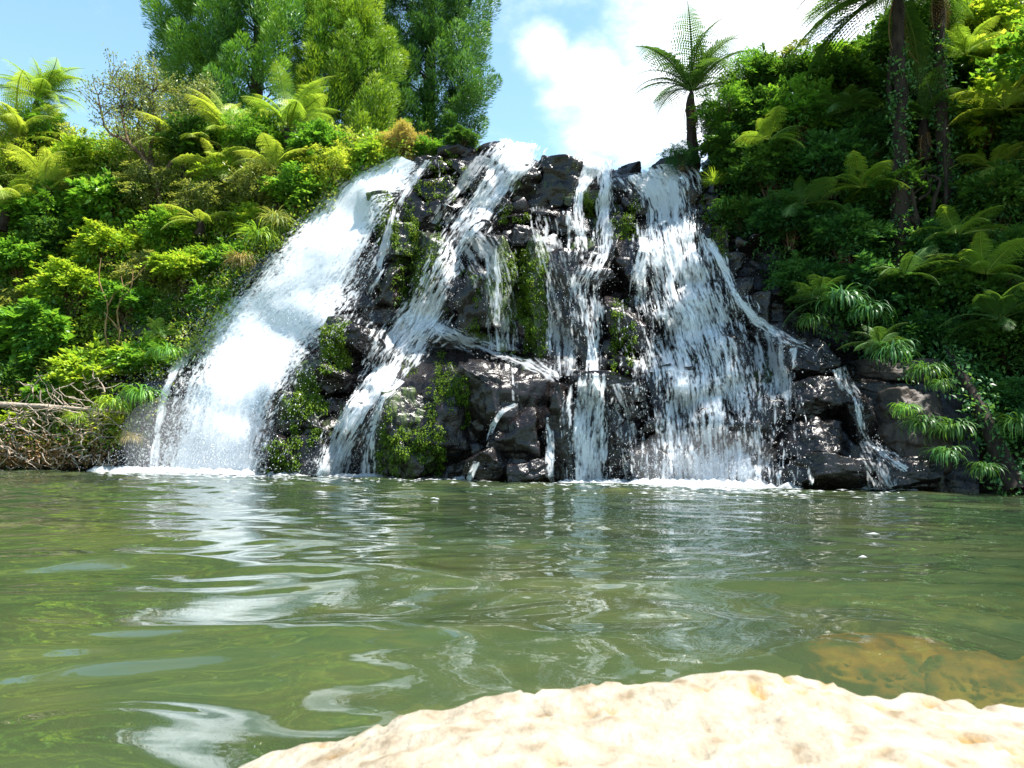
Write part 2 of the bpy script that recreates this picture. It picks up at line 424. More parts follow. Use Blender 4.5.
for k, (parts_, lab) in enumerate(boulders):
    mb = MB()
    for j, (x0, y0, x1, y1, dd, th, ms) in enumerate(parts_):
        D0 = float(Dbot((x0 + x1) / 2)) + .9 + max(0, (470 - y1) / 330) * 2.5
        rock_box(mb, x0, y0, x1, y1, D0 - dd, th, 700 + k * 5 + j, moss=ms, n=36, rnd=.5 if k in (6, 7, 12, 0, 2) else .28, cuts=12, noise=.06,
                 rot=(random.uniform(-.1, .1), random.uniform(-.12, .12), random.uniform(-.25, .25)))
    o = mb.build('boulder', M['basalt'] if k not in (18, 19, 21) else M['basalt_dry'])
    tag(o, lab, 'rock', 'rocks at the foot of the falls'); solid.append(o); boulder_of[k] = o

# ------------------------------------------------------------------ depth map over the rocks (to lay water on them)
vv, fp, off = [], [], 0
for o in solid:
    me = o.data; V = np.empty(len(me.vertices) * 3, np.float32); me.vertices.foreach_get('co', V)
    vv.append(V.reshape(-1, 3)); q = np.empty(len(me.loops), np.int32); me.loops.foreach_get('vertex_index', q)
    fp.append(q.reshape(-1, 4) + off); off += len(me.vertices)
bvh = BVHTree.FromPolygons(np.concatenate(vv).tolist(), np.concatenate(fp).tolist())
gx = np.arange(90, 960, 3.0); gy = np.arange(120, 506, 3.0)
dm = np.zeros((len(gy), len(gx)))
def cast(px, py):
    d = Vector(P(px, py, 10.0) - CAM).normalized()
    return bvh.ray_cast(Vector(CAM), d)
for a, y in enumerate(gy):
    for b, x in enumerate(gx):
        h = cast(x, y)[0]
        dm[a, b] = h.y if h else float(Dcliff(x, y)) + .2
def blur(a, r, fn):
    p_ = np.pad(a, r, mode='edge'); st = [p_[i:i + a.shape[0], j:j + a.shape[1]] for i in range(2 * r + 1) for j in range(2 * r + 1)]
    return fn(np.stack(st), 0)
dmw = blur(blur(dm, 1, np.min), 2, np.mean)
def look(px, py, m=dmw):
    a = np.clip((np.asarray(py) - gy[0]) / 3, 0, len(gy) - 1.001); b = np.clip((np.asarray(px) - gx[0]) / 3, 0, len(gx) - 1.001)
    i, j = a.astype(int), b.astype(int); u, v = a - i, b - j
    return m[i, j] * (1 - u) * (1 - v) + m[i + 1, j] * u * (1 - v) + m[i, j + 1] * (1 - u) * v + m[i + 1, j + 1] * u * v

dmw2 = blur(blur(blur(blur(dmw, 1, np.min), 3, np.mean), 3, np.mean), 3, np.mean)

# ------------------------------------------------------------------ falling water
m, nt, N, L, out = nodes('white_water')
b = N('ShaderNodeBsdfPrincipled'); b.inputs['Base Color'].default_value = (.86, .89, .93, 1); b.inputs['Roughness'].default_value = .35
t = N('ShaderNodeBsdfTranslucent'); t.inputs['Color'].default_value = (.9, .93, .97, 1)
ms = N('ShaderNodeMixShader'); ms.inputs[0].default_value = .5
L(b.outputs[0], ms.inputs[1]); L(t.outputs[0], ms.inputs[2])
at = N('ShaderNodeAttribute', attribute_name='var'); tp = N('ShaderNodeBsdfTransparent'); ma = N('ShaderNodeMixShader')
L(at.outputs['Fac'], ma.inputs[0]); L(tp.outputs[0], ma.inputs[1]); L(ms.outputs[0], ma.inputs[2]); L(ma.outputs[0], out.inputs[0]); M['white'] = m

def droplets(mb, c, s, ax, r):
    """small stretched octahedra"""
    n = len(c)
    if n == 0: return
    ax = unit(ax); a = unit(np.cross(ax, rdir(n, r))); b_ = np.cross(ax, a); s = s[:, None]
    k = r.uniform(1.0, 2.4, n)[:, None]
    V = np.stack([c + ax * s * k, c + a * s, c + b_ * s, c - a * s, c - b_ * s, c - ax * s * k], 1)
    f = np.array([[0, 1, 2], [0, 2, 3], [0, 3, 4], [0, 4, 1], [5, 2, 1], [5, 3, 2], [5, 4, 3], [5, 1, 4]])
    F = (np.arange(n)[:, None, None] * 6 + f[None]).reshape(-1, 3)
    mb.add(V, F, np.repeat(r.uniform(.35, .95, n), 6))

def stream(path, seed, layers=3, dmap=None, speck=0.0, amax=.95, boost=0.0, proud=.05, spray=1.0, rag=1.0, name='waterfall', stretch=1.0):
    path = np.asarray(path, float); mb = MB(); r = np.random.default_rng(seed)
    ln = np.linalg.norm(np.diff(path[:, :2], axis=0), axis=1).sum()
    nv = int(ln / .95) + 4; c = spline(path, nv); c[:, 2] = np.maximum(c[:, 2] * .86, 1.0); c[:, 3] += boost
    tg = unit(np.gradient(c[:, :2], axis=0)); nr = np.stack([-tg[:, 1], tg[:, 0]], -1)
    nr[:, 1] *= .35; nr = unit(nr)                       # keep the lip of each step nearly level
    mpp = .0235
    vlen = np.r_[0, np.cumsum(np.linalg.norm(np.diff(c[:, :2], axis=0), axis=1))] * mpp
    for l in range(layers):
        nu = max(7, int(c[:, 2].max() * 2.6 / .95)); u = np.linspace(-1.3, 1.3, nu)
        X = c[:, None, 0] + nr[:, None, 0] * u[None] * c[:, None, 2]
        Y = c[:, None, 1] + nr[:, None, 1] * u[None] * c[:, None, 2]
        um = u[None] * c[:, None, 2] * mpp; vm = np.broadcast_to(vlen[:, None], X.shape)
        wob = (fbm(um * 2 + 5, vm * 1.2, l * 3., seed + l, 3) - .5)
        X = X + wob * 7 * rag; Y = Y + (fbm(um * 3 + 15, vm * 2, l * 5., seed + 40 + l, 3) - .5) * 6
        lump = fbm(um * 5, vm * 1.6, l * 7., seed + 9 + l, 4)
        D = look(X, Y, dmw if dmap is None else dmap) - proud * (1 + l) - (.16 if dmap is None else .09) * (lump - .35)
        V = P(X, Y, D)
        den = c[:, None, 3] * np.ones_like(u)[None]
        edge = 1 - .62 * sst(.25, 1.3, np.abs(u[None] + .25 * (fbm(vm * 1.5, l * 3., um * .3, seed + 70, 2) - .5)))
        ns = fbm(um * 10 * stretch, vm * 1.7, l * 11., seed + 20 + l, 3)
        nf = fbm(um * 34, vm * 11, l * 13., seed + 30 + l, 2)
        nb = fbm(um * 1.6, vm * 1.1, l * 17., seed + 50, 2)
        nh = fbm(um * 34, vm * 2.6, l * 19., seed + 60, 2)
        val = .34 * ns + .22 * nf + .20 * nb + .24 * nh
        sp_ = fbm(um * 30, vm * 17, l * 23., seed + 80, 2)
        val = val * (1 - speck) + sp_ * speck
        den = den * (.72 + .56 * fbm(um * 1.3, vm * 1.5, l * 29. + 3, seed + 90, 2)) if speck == 0 and layers > 1 else den
        thr = .235 + .335 * np.where(c[:, None, 2] < 5, den * 1.2, den) * edge - .012 * l
        al = amax * sst(0, 1, (thr + .045 - val) / .13) ** 1.15
        km = np.maximum(np.maximum(al[:-1, :-1], al[1:, :-1]), np.maximum(al[:-1, 1:], al[1:, 1:])) > .05
        nn, mmx = X.shape; i = np.arange(nn - 1)[:, None] * mmx + np.arange(mmx - 1)[None, :]
        F = np.stack([i, i + mmx, i + mmx + 1, i + 1], -1)[km]
        if len(F) == 0: continue
        us, inv = np.unique(F.ravel(), return_inverse=True)
        mb.add(V.reshape(-1, 3)[us], inv.reshape(-1, 4), al.ravel()[us])
    # thrown drops
    area = (c[:, 2] * 2).mean() * ln
    nd = int(area * .07 * spray) + int(ln * .2 * spray)
    k = r.integers(0, nv, nd); uu = r.normal(0, .55, nd); uu = np.where(r.random(nd) < .35, np.sign(uu) * r.normal(1.0, .16, nd), uu)
    X = c[k, 0] + nr[k, 0] * uu * c[k, 2] + r.normal(0, 2, nd); Y = c[k, 1] + nr[k, 1] * uu * c[k, 2] + r.normal(0, 3, nd)
    D = look(X, Y) - np.abs(r.normal(0, .22, nd)) - .05
    pts = P(X, Y, D); ok = pts[:, 2] > .02
    ax = np.stack([tg[k, 0] * .5, np.zeros(nd), -np.ones(nd)], -1) + r.normal(0, .3, (nd, 3))
    droplets(mb, pts[ok], np.minimum(r.lognormal(math.log(.0048), .4, nd), .014)[ok], ax[ok], r)
    return mb.build(name, M['white'], smooth=True)

G = 'streams of the falls'
def fall(path, seed, label, **kw):
    return tag(stream(path, seed, **kw), label, 'waterfall', G)
fall([(408,160,10,1.4),(390,174,20,1.5),(358,198,29,1.5),(328,248,45,1.42),(292,300,56,1.32),(264,332,60,1.38),(244,366,54,1.42),(228,400,49,1.45),(216,440,46,1.45),(209,475,52,1.6)], 11,
     'broadest white fall pouring down the left side of the cliff', layers=3, spray=1.8, dmap=.22 * dmw + .78 * dmw2, proud=.1, speck=.3)
fall([(206,346,5,.8),(186,356,6,.85),(170,380,5,.8),(163,405,5,.75),(157,435,6,.75),(152,472,8,.8)], 12,
     'thin side stream sliding down a dim rock at the far left of the falls', layers=3, spray=.9)
fall([(428,160,6,.8),(410,185,7,.8),(398,205,8,.7),(390,232,9,.6),(380,262,10,.55),(366,295,12,.5),(352,322,14,.5)], 13,
     'narrow veil running beside the broadest fall past the mossy face', spray=1.4)
fall([(522,143,24,1.08),(512,160,30,1.05),(500,178,25,.9),(486,198,23,.84),(466,226,25,.8),(448,258,23,.78),(434,290,23,.84),(422,312,28,.95),(408,330,40,.8),(394,352,28,.86),(378,380,18,.95),(358,410,16,.92),(340,440,20,.9),(328,478,25,.92)], 14,
     'long winding cascade from the middle of the crest down to the forked foot', layers=3, spray=1.4)
fall([(400,380,8,.9),(384,398,8,.85),(376,420,9,.8),(368,446,10,.75),(366,478,14,.75)], 15,
     'right fork of the winding cascade beside the round mossy boulder', spray=1.0)
fall([(424,318,10,.8),(460,338,12,.6),(500,352,14,.5),(536,366,14,.45),(556,378,9,.4)], 16,
     'thin film of water sliding over the sloping top of the broad black boulder', layers=2, spray=1.0, amax=.6, boost=.28)
fall([(594,157,16,.95),(588,172,12,.85),(581,188,7,.9),(578,206,7,.9),(579,222,9,.9),(582,240,12,.75),(580,262,14,.62)], 17,
     'short white spout left of the small mossy rock under the crest', spray=1.0)
fall([(604,160,16,1.0),(606,182,10,.95),(606,206,9,.9),(605,228,12,.82),(603,250,14,.78),(596,268,22,.66),(588,286,26,.66),(590,310,16,.74),(593,340,11,.8),(593,372,13,.82),(592,390,24,.85),(590,420,27,.88),(590,450,25,.86),(590,484,24,.95)], 18,
     'bright narrow centre fall ending in a white fan on the water', spray=1.2)
fall([(648,170,38,.98),(660,186,38,.95),(666,205,32,.92),(668,222,32,.92),(674,252,42,.86),(684,292,56,.84),(694,322,64,.84),(704,360,76,.82),(710,400,82,.84),(714,440,86,.82),(716,486,86,.9)], 19,
     'wide bluish fall spreading over the right half of the cliff', layers=3, spray=1.2)
fall([(650,224,12,.8),(645,245,10,.8),(640,270,9,.8),(641,300,10,.75),(648,340,12,.7),(652,372,14,.7)], 20,
     'narrow strand down the left edge of the wide bluish fall', spray=1.0)
fall([(708,238,5,.8),(720,262,5,.8),(733,288,4,.8),(748,312,5,.8),(768,328,9,.78),(790,342,13,.7),(812,352,10,.66),(830,364,7,.62)], 21,
     'slanting rill along the dark rocks right of the wide bluish fall', spray=.9)
fall([(840,368,11,.7),(846,384,13,.66),(856,398,7,.66),(861,420,4,.72),(866,436,10,.72),(884,450,11,.72),(906,470,8,.78)], 22,
     'small right cascade stepping down the dark ledges to the pool', spray=.8)
fall([(792,346,4,.6),(790,370,4,.5),(788,400,4,.4)], 23, 'short trickle off the upper jagged rock', spray=.5, layers=1)
fall([(514,404,10,.62),(500,411,5,.7),(491,426,3,.7),(487,446,3,.7)], 24, 'thin trickle curling down the left of the black wet rock', spray=.5, layers=1)
fall([(476,462,4,.8),(470,472,4,.8),(465,480,5,.9)], 25, 'tiny spurt between two small rocks at the waterline', spray=.5, layers=1)
fall([(548,418,4,.75),(549,445,5,.75),(550,484,6,.8)], 26, 'slim white spout beside the dark rock left of the centre fall', spray=.7, layers=1)
for k, (x, y0, y1, w, dn, lab) in enumerate([
    (497,246,352,3.5,.72,'left trickle of the pair hanging down the mossy middle face'),
    (487,250,350,2.5,.5,'faint drip left of the paired trickles on the middle face'),
    (550,262,372,3.5,.66,'right trickle of the pair hanging down the mossy middle face'),
    (558,300,374,3,.5,'faint drip right of the paired trickles on the middle face'),
    (572,270,380,5,.6,'streaked veil left of the bright narrow centre fall'),
    (514,354,402,3,.45,'short drips under the lip at the right end of the broad boulder'),
    (455,262,330,2.5,.35,'dim drip on the dark left part of the middle face'),
    (566,212,262,5,.6,'small step fall left of the white spout under the crest'),
    (536,178,212,2,.45,'hair thin trickle over the big dark block under the crest'),
    (440,160,178,5,.6,'little spill over the block at the left end of the crest'),
    (622,300,384,4,.42,'faint veil between the centre fall and the wide bluish fall')]):
    fall([(x, y0, w, dn), (x + rng.uniform(-2, 2), (y0 + y1) / 2, w * 1.2, dn), (x + rng.uniform(-2, 2), y1, w * 1.5, dn)], 60 + k, lab, spray=.7, layers=1)

for path, sd_, lab in [
 ([(470,232,24,.5),(490,262,26,.42),(500,300,24,.36),(500,350,24,.34)], 81, 'faint wet veil spread over the left half of the middle face'),
 ([(540,236,24,.5),(552,270,24,.42),(560,320,22,.38),(562,376,22,.36)], 82, 'faint wet veil spread over the right half of the middle face'),
 ([(618,384,14,.4),(624,404,18,.34),(630,440,18,.3),(632,486,18,.34)], 83, 'scattered white threads over the round topped rock'),
 ([(484,158,12,.6),(470,176,14,.5),(452,200,16,.42),(436,222,14,.4)], 84, 'broken trickles over the stacked blocks left of the winding cascade'),
 ([(540,208,16,.44),(544,222,18,.40),(548,240,18,.44)], 85, 'glistening film over the small ledges under the big dark block'),
 ([(770,332,14,.6),(776,352,16,.5),(780,380,18,.42),(782,420,20,.36)], 86, 'scattered threads over the jagged rocks right of the wide bluish fall'),
 ([(862,440,14,.45),(874,462,18,.45),(884,488,18,.45)], 87, 'broken drips over the low wet shelf at the waterline')]:
    fall(path, sd_, lab, spray=.6, layers=2, amax=.5, boost=.28)

# wider shreds and spray that fill the gaps over the stepped rocks
sp = MB(); r = np.random.default_rng(5)
for (cx, cy, sx, sy, n, dmax) in [(195,430,38,36,8000,1.2),(232,350,42,36,5000,.9),(270,290,40,32,2600,.6),(170,462,45,10,2600,1.2),(708,466,36,9,1500,.5),(335,465,18,8,500,.4),
                             (330,215,30,26,900,.5),(590,470,14,9,250,.3),(710,350,34,60,1200,.4)]:
    x = r.normal(cx, sx, n); y = r.normal(cy, sy, n); ok = y < 490; x, y = x[ok], y[ok]
    q = P(x, y, look(x, y) - r.uniform(.1, dmax, len(x))); q = q[q[:, 2] > .01]
    droplets(sp, q, np.minimum(r.lognormal(math.log(.0056), .35, len(q)), .014), np.array([[-.3, -.2, -1]]) + r.normal(0, .4, (len(q), 3)), r)
tag(sp.build('spray', M['white']), 'fine drops of spray thrown out in front of the falls', 'spray', kind='stuff')

fo = MB()
for (x0, x1, y0, amp, n) in [(95,310,475,1.0,1300),(310,400,479,.6,300),(560,625,485,.6,260),(636,800,488,1.0,900),(855,915,492,.5,120),(455,480,483,.5,60)]:
    x = r.uniform(x0, x1, n); D0 = Dbot(x) - np.abs(r.normal(0, .45 * amp, n)) + .25
    c = P(x, 470, D0); 
    for q in range(n):
        w = r.uniform(.04, .16) * amp; kk = 9; a = np.linspace(0, 2 * math.pi, kk, endpoint=False)
        rr = w * r.uniform(.5, 1.2, kk)
        z = r.uniform(.015, .03)
        V = np.stack([c[q, 0] + np.cos(a) * rr * 1.7, D0[q] + np.sin(a) * rr, np.full(kk, z)], -1)
        V = np.vstack([V, [c[q, 0], D0[q], z + w * r.uniform(.3, 1.0)]])
        F = np.stack([np.arange(kk), (np.arange(kk) + 1) % kk, np.full(kk, kk)], -1); fo.add(V, F, np.r_[np.full(kk, .25), .95])
for (x0, x1, n, sp_) in [(110, 300, 420, 1.1), (320, 460, 120, .6), (560, 640, 160, .8), (640, 800, 420, 1.0), (300, 900, 140, 2.2)]:
    x = r.uniform(x0, x1, n); D0 = Dbot(x) - r.exponential(sp_, n); c = P(x, 470, D0)
    for q in range(n):
        w = r.uniform(.015, .07); a = np.linspace(0, 2 * math.pi, 7, endpoint=False); rr = w * r.uniform(.4, 1.3, 7); z = .02
        V = np.vstack([np.stack([c[q, 0] + np.cos(a) * rr * 1.6, D0[q] + np.sin(a) * rr, np.full(7, z)], -1), [c[q, 0], D0[q], z + .012]])
        fo.add(V, np.stack([np.arange(7), (np.arange(7) + 1) % 7, np.full(7, 7)], -1), np.r_[np.full(7, .2), .8])
tag(fo.build('foam', M['white'], smooth=True), 'white foam where the falls strike the pool', 'foam', kind='stuff')
#SECTION2
# ------------------------------------------------------------------ pool
def wave(x, y):
    r = np.random.default_rng(77); h = np.zeros_like(x)
    wx = x + .55 * (fbm(x * 1.1, y * 1.1, 0, 61, 2) - .5); wy = y + .55 * (fbm(x * 1.1, y * 1.1, 4, 62, 2) - .5)
    for k in range(34):
        lam = .20 * (1.7 / .20) ** r.random(); th = r.normal(math.pi / 2, .75)
        a = .0022 * lam ** .9 * r.uniform(.5, 1.3)
        h += a * np.sin(2 * math.pi / lam * (np.cos(th) * wx + np.sin(th) * wy) + r.uniform(0, 6.28))
    h *= .55 + .9 * fbm(x * .35, y * .35, 0, 71, 2)
    near = 1.0 + 1.0 * sst(6, 15, y)
    h = h * near + .010 * sst(7, 15, y) * (fbm(x * 3.2, y * 2.2, 0, 66, 3) - .5)
    return h
sl = np.concatenate([np.linspace(-4, -.9, 22)[:-1], np.linspace(-.9, .9, 520), np.linspace(.9, 4, 22)[1:]])
ys = np.concatenate([[-6, -3, -1.5, -.6, -.1], np.geomspace(.2, 32, 900)])
S, Y = np.meshgrid(sl, ys); X = S * np.maximum(np.abs(Y), 2.0 * (Y < .2)) + 0 * Y
Z = wave(X, Y) * (Y > .2)
i = np.arange(len(ys) - 1)[:, None] * len(sl) + np.arange(len(sl) - 1)[None, :]
mb = MB(); mb.add(np.stack([X, Y, Z], -1), np.stack([i, i + 1, i + len(sl) + 1, i + len(sl)], -1).reshape(-1, 4))

m, nt, N, L, out = nodes('pool_water')
g = N('ShaderNodeNewGeometry')
fr = N('ShaderNodeFresnel'); fr.inputs['IOR'].default_value = 1.42
gl = N('ShaderNodeBsdfGlossy'); gl.inputs['Roughness'].default_value = .015; gl.inputs['Color'].default_value = (1, 1, 1, 1)
tr = N('ShaderNodeBsdfTransparent'); tr.inputs['Color'].default_value = (.74, .80, .56, 1)
df = N('ShaderNodeBsdfDiffuse')
nz = N('ShaderNodeTexNoise'); nz.inputs['Scale'].default_value = .45; nz.inputs['Detail'].default_value = 3; L(g.outputs['Position'], nz.inputs['Vector'])
rp = ramp(N, [(.3, (.030, .058, .028)), (.5, (.054, .084, .038)), (.7, (.088, .104, .042))]); L(nz.outputs['Fac'], rp.inputs[0]); L(rp.outputs[0], df.inputs['Color'])
bd = N('ShaderNodeMixShader'); bd.inputs[0].default_value = .4; L(df.outputs[0], bd.inputs[1]); L(tr.outputs[0], bd.inputs[2])
mx = N('ShaderNodeMixShader'); L(fr.outputs[0], mx.inputs[0]); L(bd.outputs[0], mx.inputs[1]); L(gl.outputs[0], mx.inputs[2])
bn = N('ShaderNodeTexNoise'); bn.inputs['Scale'].default_value = 9; bn.inputs['Detail'].default_value = 2; L(g.outputs['Position'], bn.inputs['Vector'])
bp = N('ShaderNodeBump'); bp.inputs['Strength'].default_value = .06; bp.inputs['Distance'].default_value = .02; L(bn.outputs['Fac'], bp.inputs['Height'])
L(bp.outputs[0], gl.inputs['Normal']); L(bp.outputs[0], fr.inputs['Normal'])
L(mx.outputs[0], out.inputs[0]); M['water'] = m
structure(mb.build('water', M['water'], smooth=True))

# pool bed: one sheet to the horizon, under the water and the banks
bx = np.concatenate([[-400, -120, -50], np.linspace(-24, 24, 160), [50, 120, 400]]); by = np.concatenate([[-400, -100, -20, -5], np.linspace(-1, 30, 110), [60, 150, 400]])
X, Y = np.meshgrid(bx, by)
Z = -.35 - .9 * sst(1, 9, Y) + .35 * (fbm(X * .8, Y * .8, 0, 81, 4) - .5) + .25 * sst(.3, 2.5, X) * sst(5, 1.5, Y)
i = np.arange(len(by) - 1)[:, None] * len(bx) + np.arange(len(bx) - 1)[None, :]
mb = MB(); mb.add(np.stack([X, Y, Z], -1), np.stack([i, i + 1, i + len(bx) + 1, i + len(bx)], -1).reshape(-1, 4))
m, nt, N, L, out = nodes('pool_bed')
g = N('ShaderNodeNewGeometry'); nz = N('ShaderNodeTexNoise'); nz.inputs['Scale'].default_value = 1.6; nz.inputs['Detail'].default_value = 7; L(g.outputs['Position'], nz.inputs['Vector'])
rp = ramp(N, [(.3, (.04, .045, .014)), (.5, (.12, .11, .025)), (.7, (.26, .18, .04))]); L(nz.outputs['Fac'], rp.inputs[0])
b = N('ShaderNodeBsdfPrincipled'); b.inputs['Roughness'].default_value = .8; L(rp.outputs[0], b.inputs['Base Color']); L(b.outputs[0], out.inputs[0])
structure(mb.build('pool_bed', m, smooth=True))

# stones lying under the water
def stone_mat(name, c1, c2, c3, sc=7):
    m, nt, N, L, out = nodes(name)
    g = N('ShaderNodeNewGeometry'); nz = N('ShaderNodeTexNoise'); nz.inputs['Scale'].default_value = sc; nz.inputs['Detail'].default_value = 7; L(g.outputs['Position'], nz.inputs['Vector'])
    rp = ramp(N, [(.36, (.07, .075, .02)), (.47, c1), (.56, c2), (.72, c3)]); L(nz.outputs['Fac'], rp.inputs[0])
    b = N('ShaderNodeBsdfPrincipled'); b.inputs['Roughness'].default_value = .75; L(rp.outputs[0], b.inputs['Base Color'])
    bp = N('ShaderNodeBump'); bp.inputs['Strength'].default_value = .5; bp.inputs['Distance'].default_value = .02; L(nz.outputs['Fac'], bp.inputs['Height']); L(bp.outputs[0], b.inputs['Normal'])
    L(b.outputs[0], out.inputs[0]); return m
M['orange'] = stone_mat('orange_stone', (.50, .15, .008), (.8, .29, .012), (.8, .45, .05))
M['ochre'] = stone_mat('ochre_stone', (.14, .11, .03), (.27, .21, .05), (.36, .29, .08))
for k, (px, py, hx, hy, hz, mat, lab) in enumerate([
    (885, 655, .32, .30, .14, 'orange', 'orange stone showing through the water near the right of the pale foreground rock'),
    (1000, 676, .2, .16, .12, 'orange', 'smaller orange brown stone under the water at the right edge of the photo'),
    (800, 598, .60, .45, .16, 'ochre', 'broad ochre stone dimly seen under the water at middle right'),
    (930, 590, .70, .40, .14, 'ochre', 'long ochre stone under the water at the far right of the pool'),
    (395, 720, .22, .16, .10, 'ochre', 'brownish stone under the water left of the pale foreground rock')]):
    yy = .71 / ((py - 455 - (px - 512) * .014) / FPX); c = P(px, py, yy)
    mb = MB(); rock(mb, (c[0], c[1], -.05 - hz * (1.35 if mat == 'orange' else 1.7)), (hx, hy, hz), 900 + k, rnd=.6, cuts=6, n=24, noise=.16)
    tag(mb.build('submerged_stone', M[mat], smooth=True), lab, 'rock', 'stones under the water')

# ------------------------------------------------------------------ pale foreground rock
cx_ = np.array([-1.6, -.9, -.6, -.35, -.24, -.115, .01, .09, .16, .24, .3225, .38, .435, .55, .64, .9, 1.4, 2.0])
cz_ = np.array([-.9, -.35, -.06, .145, .186, .236, .257, .262, .268, .277, .2835, .279, .268, .262, .246, .20, .05, -.5])
gx2 = np.linspace(-1.6, 2.0, 420); gy2 = np.linspace(-.9, 1.5, 300); X, Y = np.meshgrid(gx2, gy2)
sc = 1 / 1.0
base = np.interp(X, cx_, cz_)
edge = 1.0 + .05 * (fbm(X * 2.5, 0 * X, 0, 91, 3) - .5)
fall_ = np.where(Y > edge, -1.6 * (Y - edge) - 2.2 * np.maximum(Y - edge - .04, 0) ** 1.1, -.05 * (edge - Y))
back_ = -1.3 * np.maximum(-.35 - Y, 0)
Z = base + fall_ + back_ + .030 * (fbm(X * 7, Y * 7, 0, 92, 5) - .5) + .020 * (fbm(X * 26, Y * 26, 0, 93, 4) - .5)
pit = fbm(X * 42, Y * 42, 0, 95, 3); Z = Z - .009 * sst(.66, .78, pit) + .008
mb = MB(); i = np.arange(299)[:, None] * 420 + np.arange(419)[None, :]
mb.add(np.stack([X, Y, Z], -1), np.stack([i, i + 1, i + 421, i + 420], -1).reshape(-1, 4), (sst(.64, .76, pit) * sst(.45, .6, fbm(X * 5, Y * 5, 0, 96, 2))).ravel())
m, nt, N, L, out = nodes('pale_stone')
g = N('ShaderNodeNewGeometry'); nz = N('ShaderNodeTexNoise'); nz.inputs['Scale'].default_value = 26; nz.inputs['Detail'].default_value = 9; L(g.outputs['Position'], nz.inputs['Vector'])
rp = ramp(N, [(.28, (.16, .115, .065)), (.42, (.26, .215, .155)), (.64, (.345, .305, .24))]); L(nz.outputs['Fac'], rp.inputs[0])
n2 = N('ShaderNodeTexNoise'); n2.inputs['Scale'].default_value = 90; n2.inputs['Detail'].default_value = 4; L(g.outputs['Position'], n2.inputs['Vector'])
at = N('ShaderNodeAttribute', attribute_name='var')
cm = N('ShaderNodeMix', data_type='RGBA'); L(at.outputs['Fac'], cm.inputs[0]); L(rp.outputs[0], cm.inputs[6]); cm.inputs[7].default_value = (.26, .15, .04, 1)
b = N('ShaderNodeBsdfPrincipled'); b.inputs['Roughness'].default_value = .85; b.inputs['Specular IOR Level'].default_value = .25
L(cm.outputs[2], b.inputs['Base Color'])
bp = N('ShaderNodeBump'); bp.inputs['Strength'].default_value = .8; bp.inputs['Distance'].default_value = .006; L(n2.outputs['Fac'], bp.inputs['Height']); L(bp.outputs[0], b.inputs['Normal'])
L(b.outputs[0], out.inputs[0])
tag(mb.build('boulder', m, smooth=True), 'big pale sunlit rock in the foreground at the edge of the pool', 'rock')

# ------------------------------------------------------------------ banks
def bank(name, pxs, rows, Dfun, seed):
    X, Yp = np.meshgrid(pxs, rows); D = Dfun(X, Yp)
    p = P(X, Yp, D); f = fbm(p[..., 0] * .7, p[..., 2] * .7, p[..., 1] * .7, seed, 5)
    p = P(X, Yp, D + .9 * (f - .35)); top = p[0].copy(); R_ = []
    for k, dy in enumerate((60, 12, 3)):
        q = top.copy(); q[:, 1] += dy; q[:, 2] += .05 * dy; R_.append(q[None])
    p = np.concatenate(R_ + [p], 0); n, mm = p.shape[:2]
    i = np.arange(n - 1)[:, None] * mm + np.arange(mm - 1)[None, :]
    mb = MB(); mb.add(p, np.stack([i, i + mm, i + mm + 1, i + 1], -1).reshape(-1, 4), .25 + .3 * np.random.default_rng(seed).random(n * mm))
    return structure(mb.build(name, M['soil']))
def topL(px): return np.interp(px, [-400, 0, 100, 200, 300, 400, 430], [120, 130, 140, 130, 130, 150, 160])
def DL2(X, Yp): return Dleft(X, Yp) + .2
# left bank: columns from the water up to their own crest
def bank2(name, pxs, topf, botf, Dfun, seed, mat='soil'):
    T = np.linspace(0, 1, 70)[:, None]; X = np.broadcast_to(np.asarray(pxs)[None], (70, len(pxs)))
    tp, bt = topf(np.asarray(pxs))[None], botf(np.asarray(pxs))[None]
    Yp = tp + (bt - tp) * T; D = Dfun(X, Yp)
    p = P(X, Yp, D); f = fbm(p[..., 0] * .7, p[..., 2] * .7, p[..., 1] * .7, seed, 5)
    p = P(X, Yp, D + .8 * (f - .3)); top = p[0].copy(); R_ = []
    for dy in (60, 12, 3):
        q = top.copy(); q[:, 1] += dy; q[:, 2] += .03 * dy; R_.append(q[None])
    p = np.concatenate(R_ + [p], 0); n, mm = p.shape[:2]
    i = np.arange(n - 1)[:, None] * mm + np.arange(mm - 1)[None, :]
    mb = MB(); mb.add(p, np.stack([i, i + mm, i + mm + 1, i + 1], -1).reshape(-1, 4), .3)
    return structure(mb.build(name, M[mat]))
def botL(px): return np.interp(px, [-500, 110, 150, 215, 300, 420], [520, 520, 500, 380, 290, 200])
def edgeL(px): return np.interp(px, [-500, 60, 130, 185, 250, 300, 350, 400, 430], [468, 466, 452, 385, 292, 240, 200, 165, 150])
bank2('hillside', np.arange(-420, 421, 7.0), topL, botL, lambda x, y: Dleft(x, y) + .5, 21)
def topR(px): return np.interp(px, [690, 740, 800, 870, 940, 1500], [185, 150, 100, 40, -30, -200])
def botR(px): return np.interp(px, [690, 730, 780, 860, 930, 1500], [200, 260, 330, 380, 520, 560])
bank2('hillside', np.arange(690, 1500, 8.0), topR, botR, lambda x, y: Dright(x, y) + .5, 22)

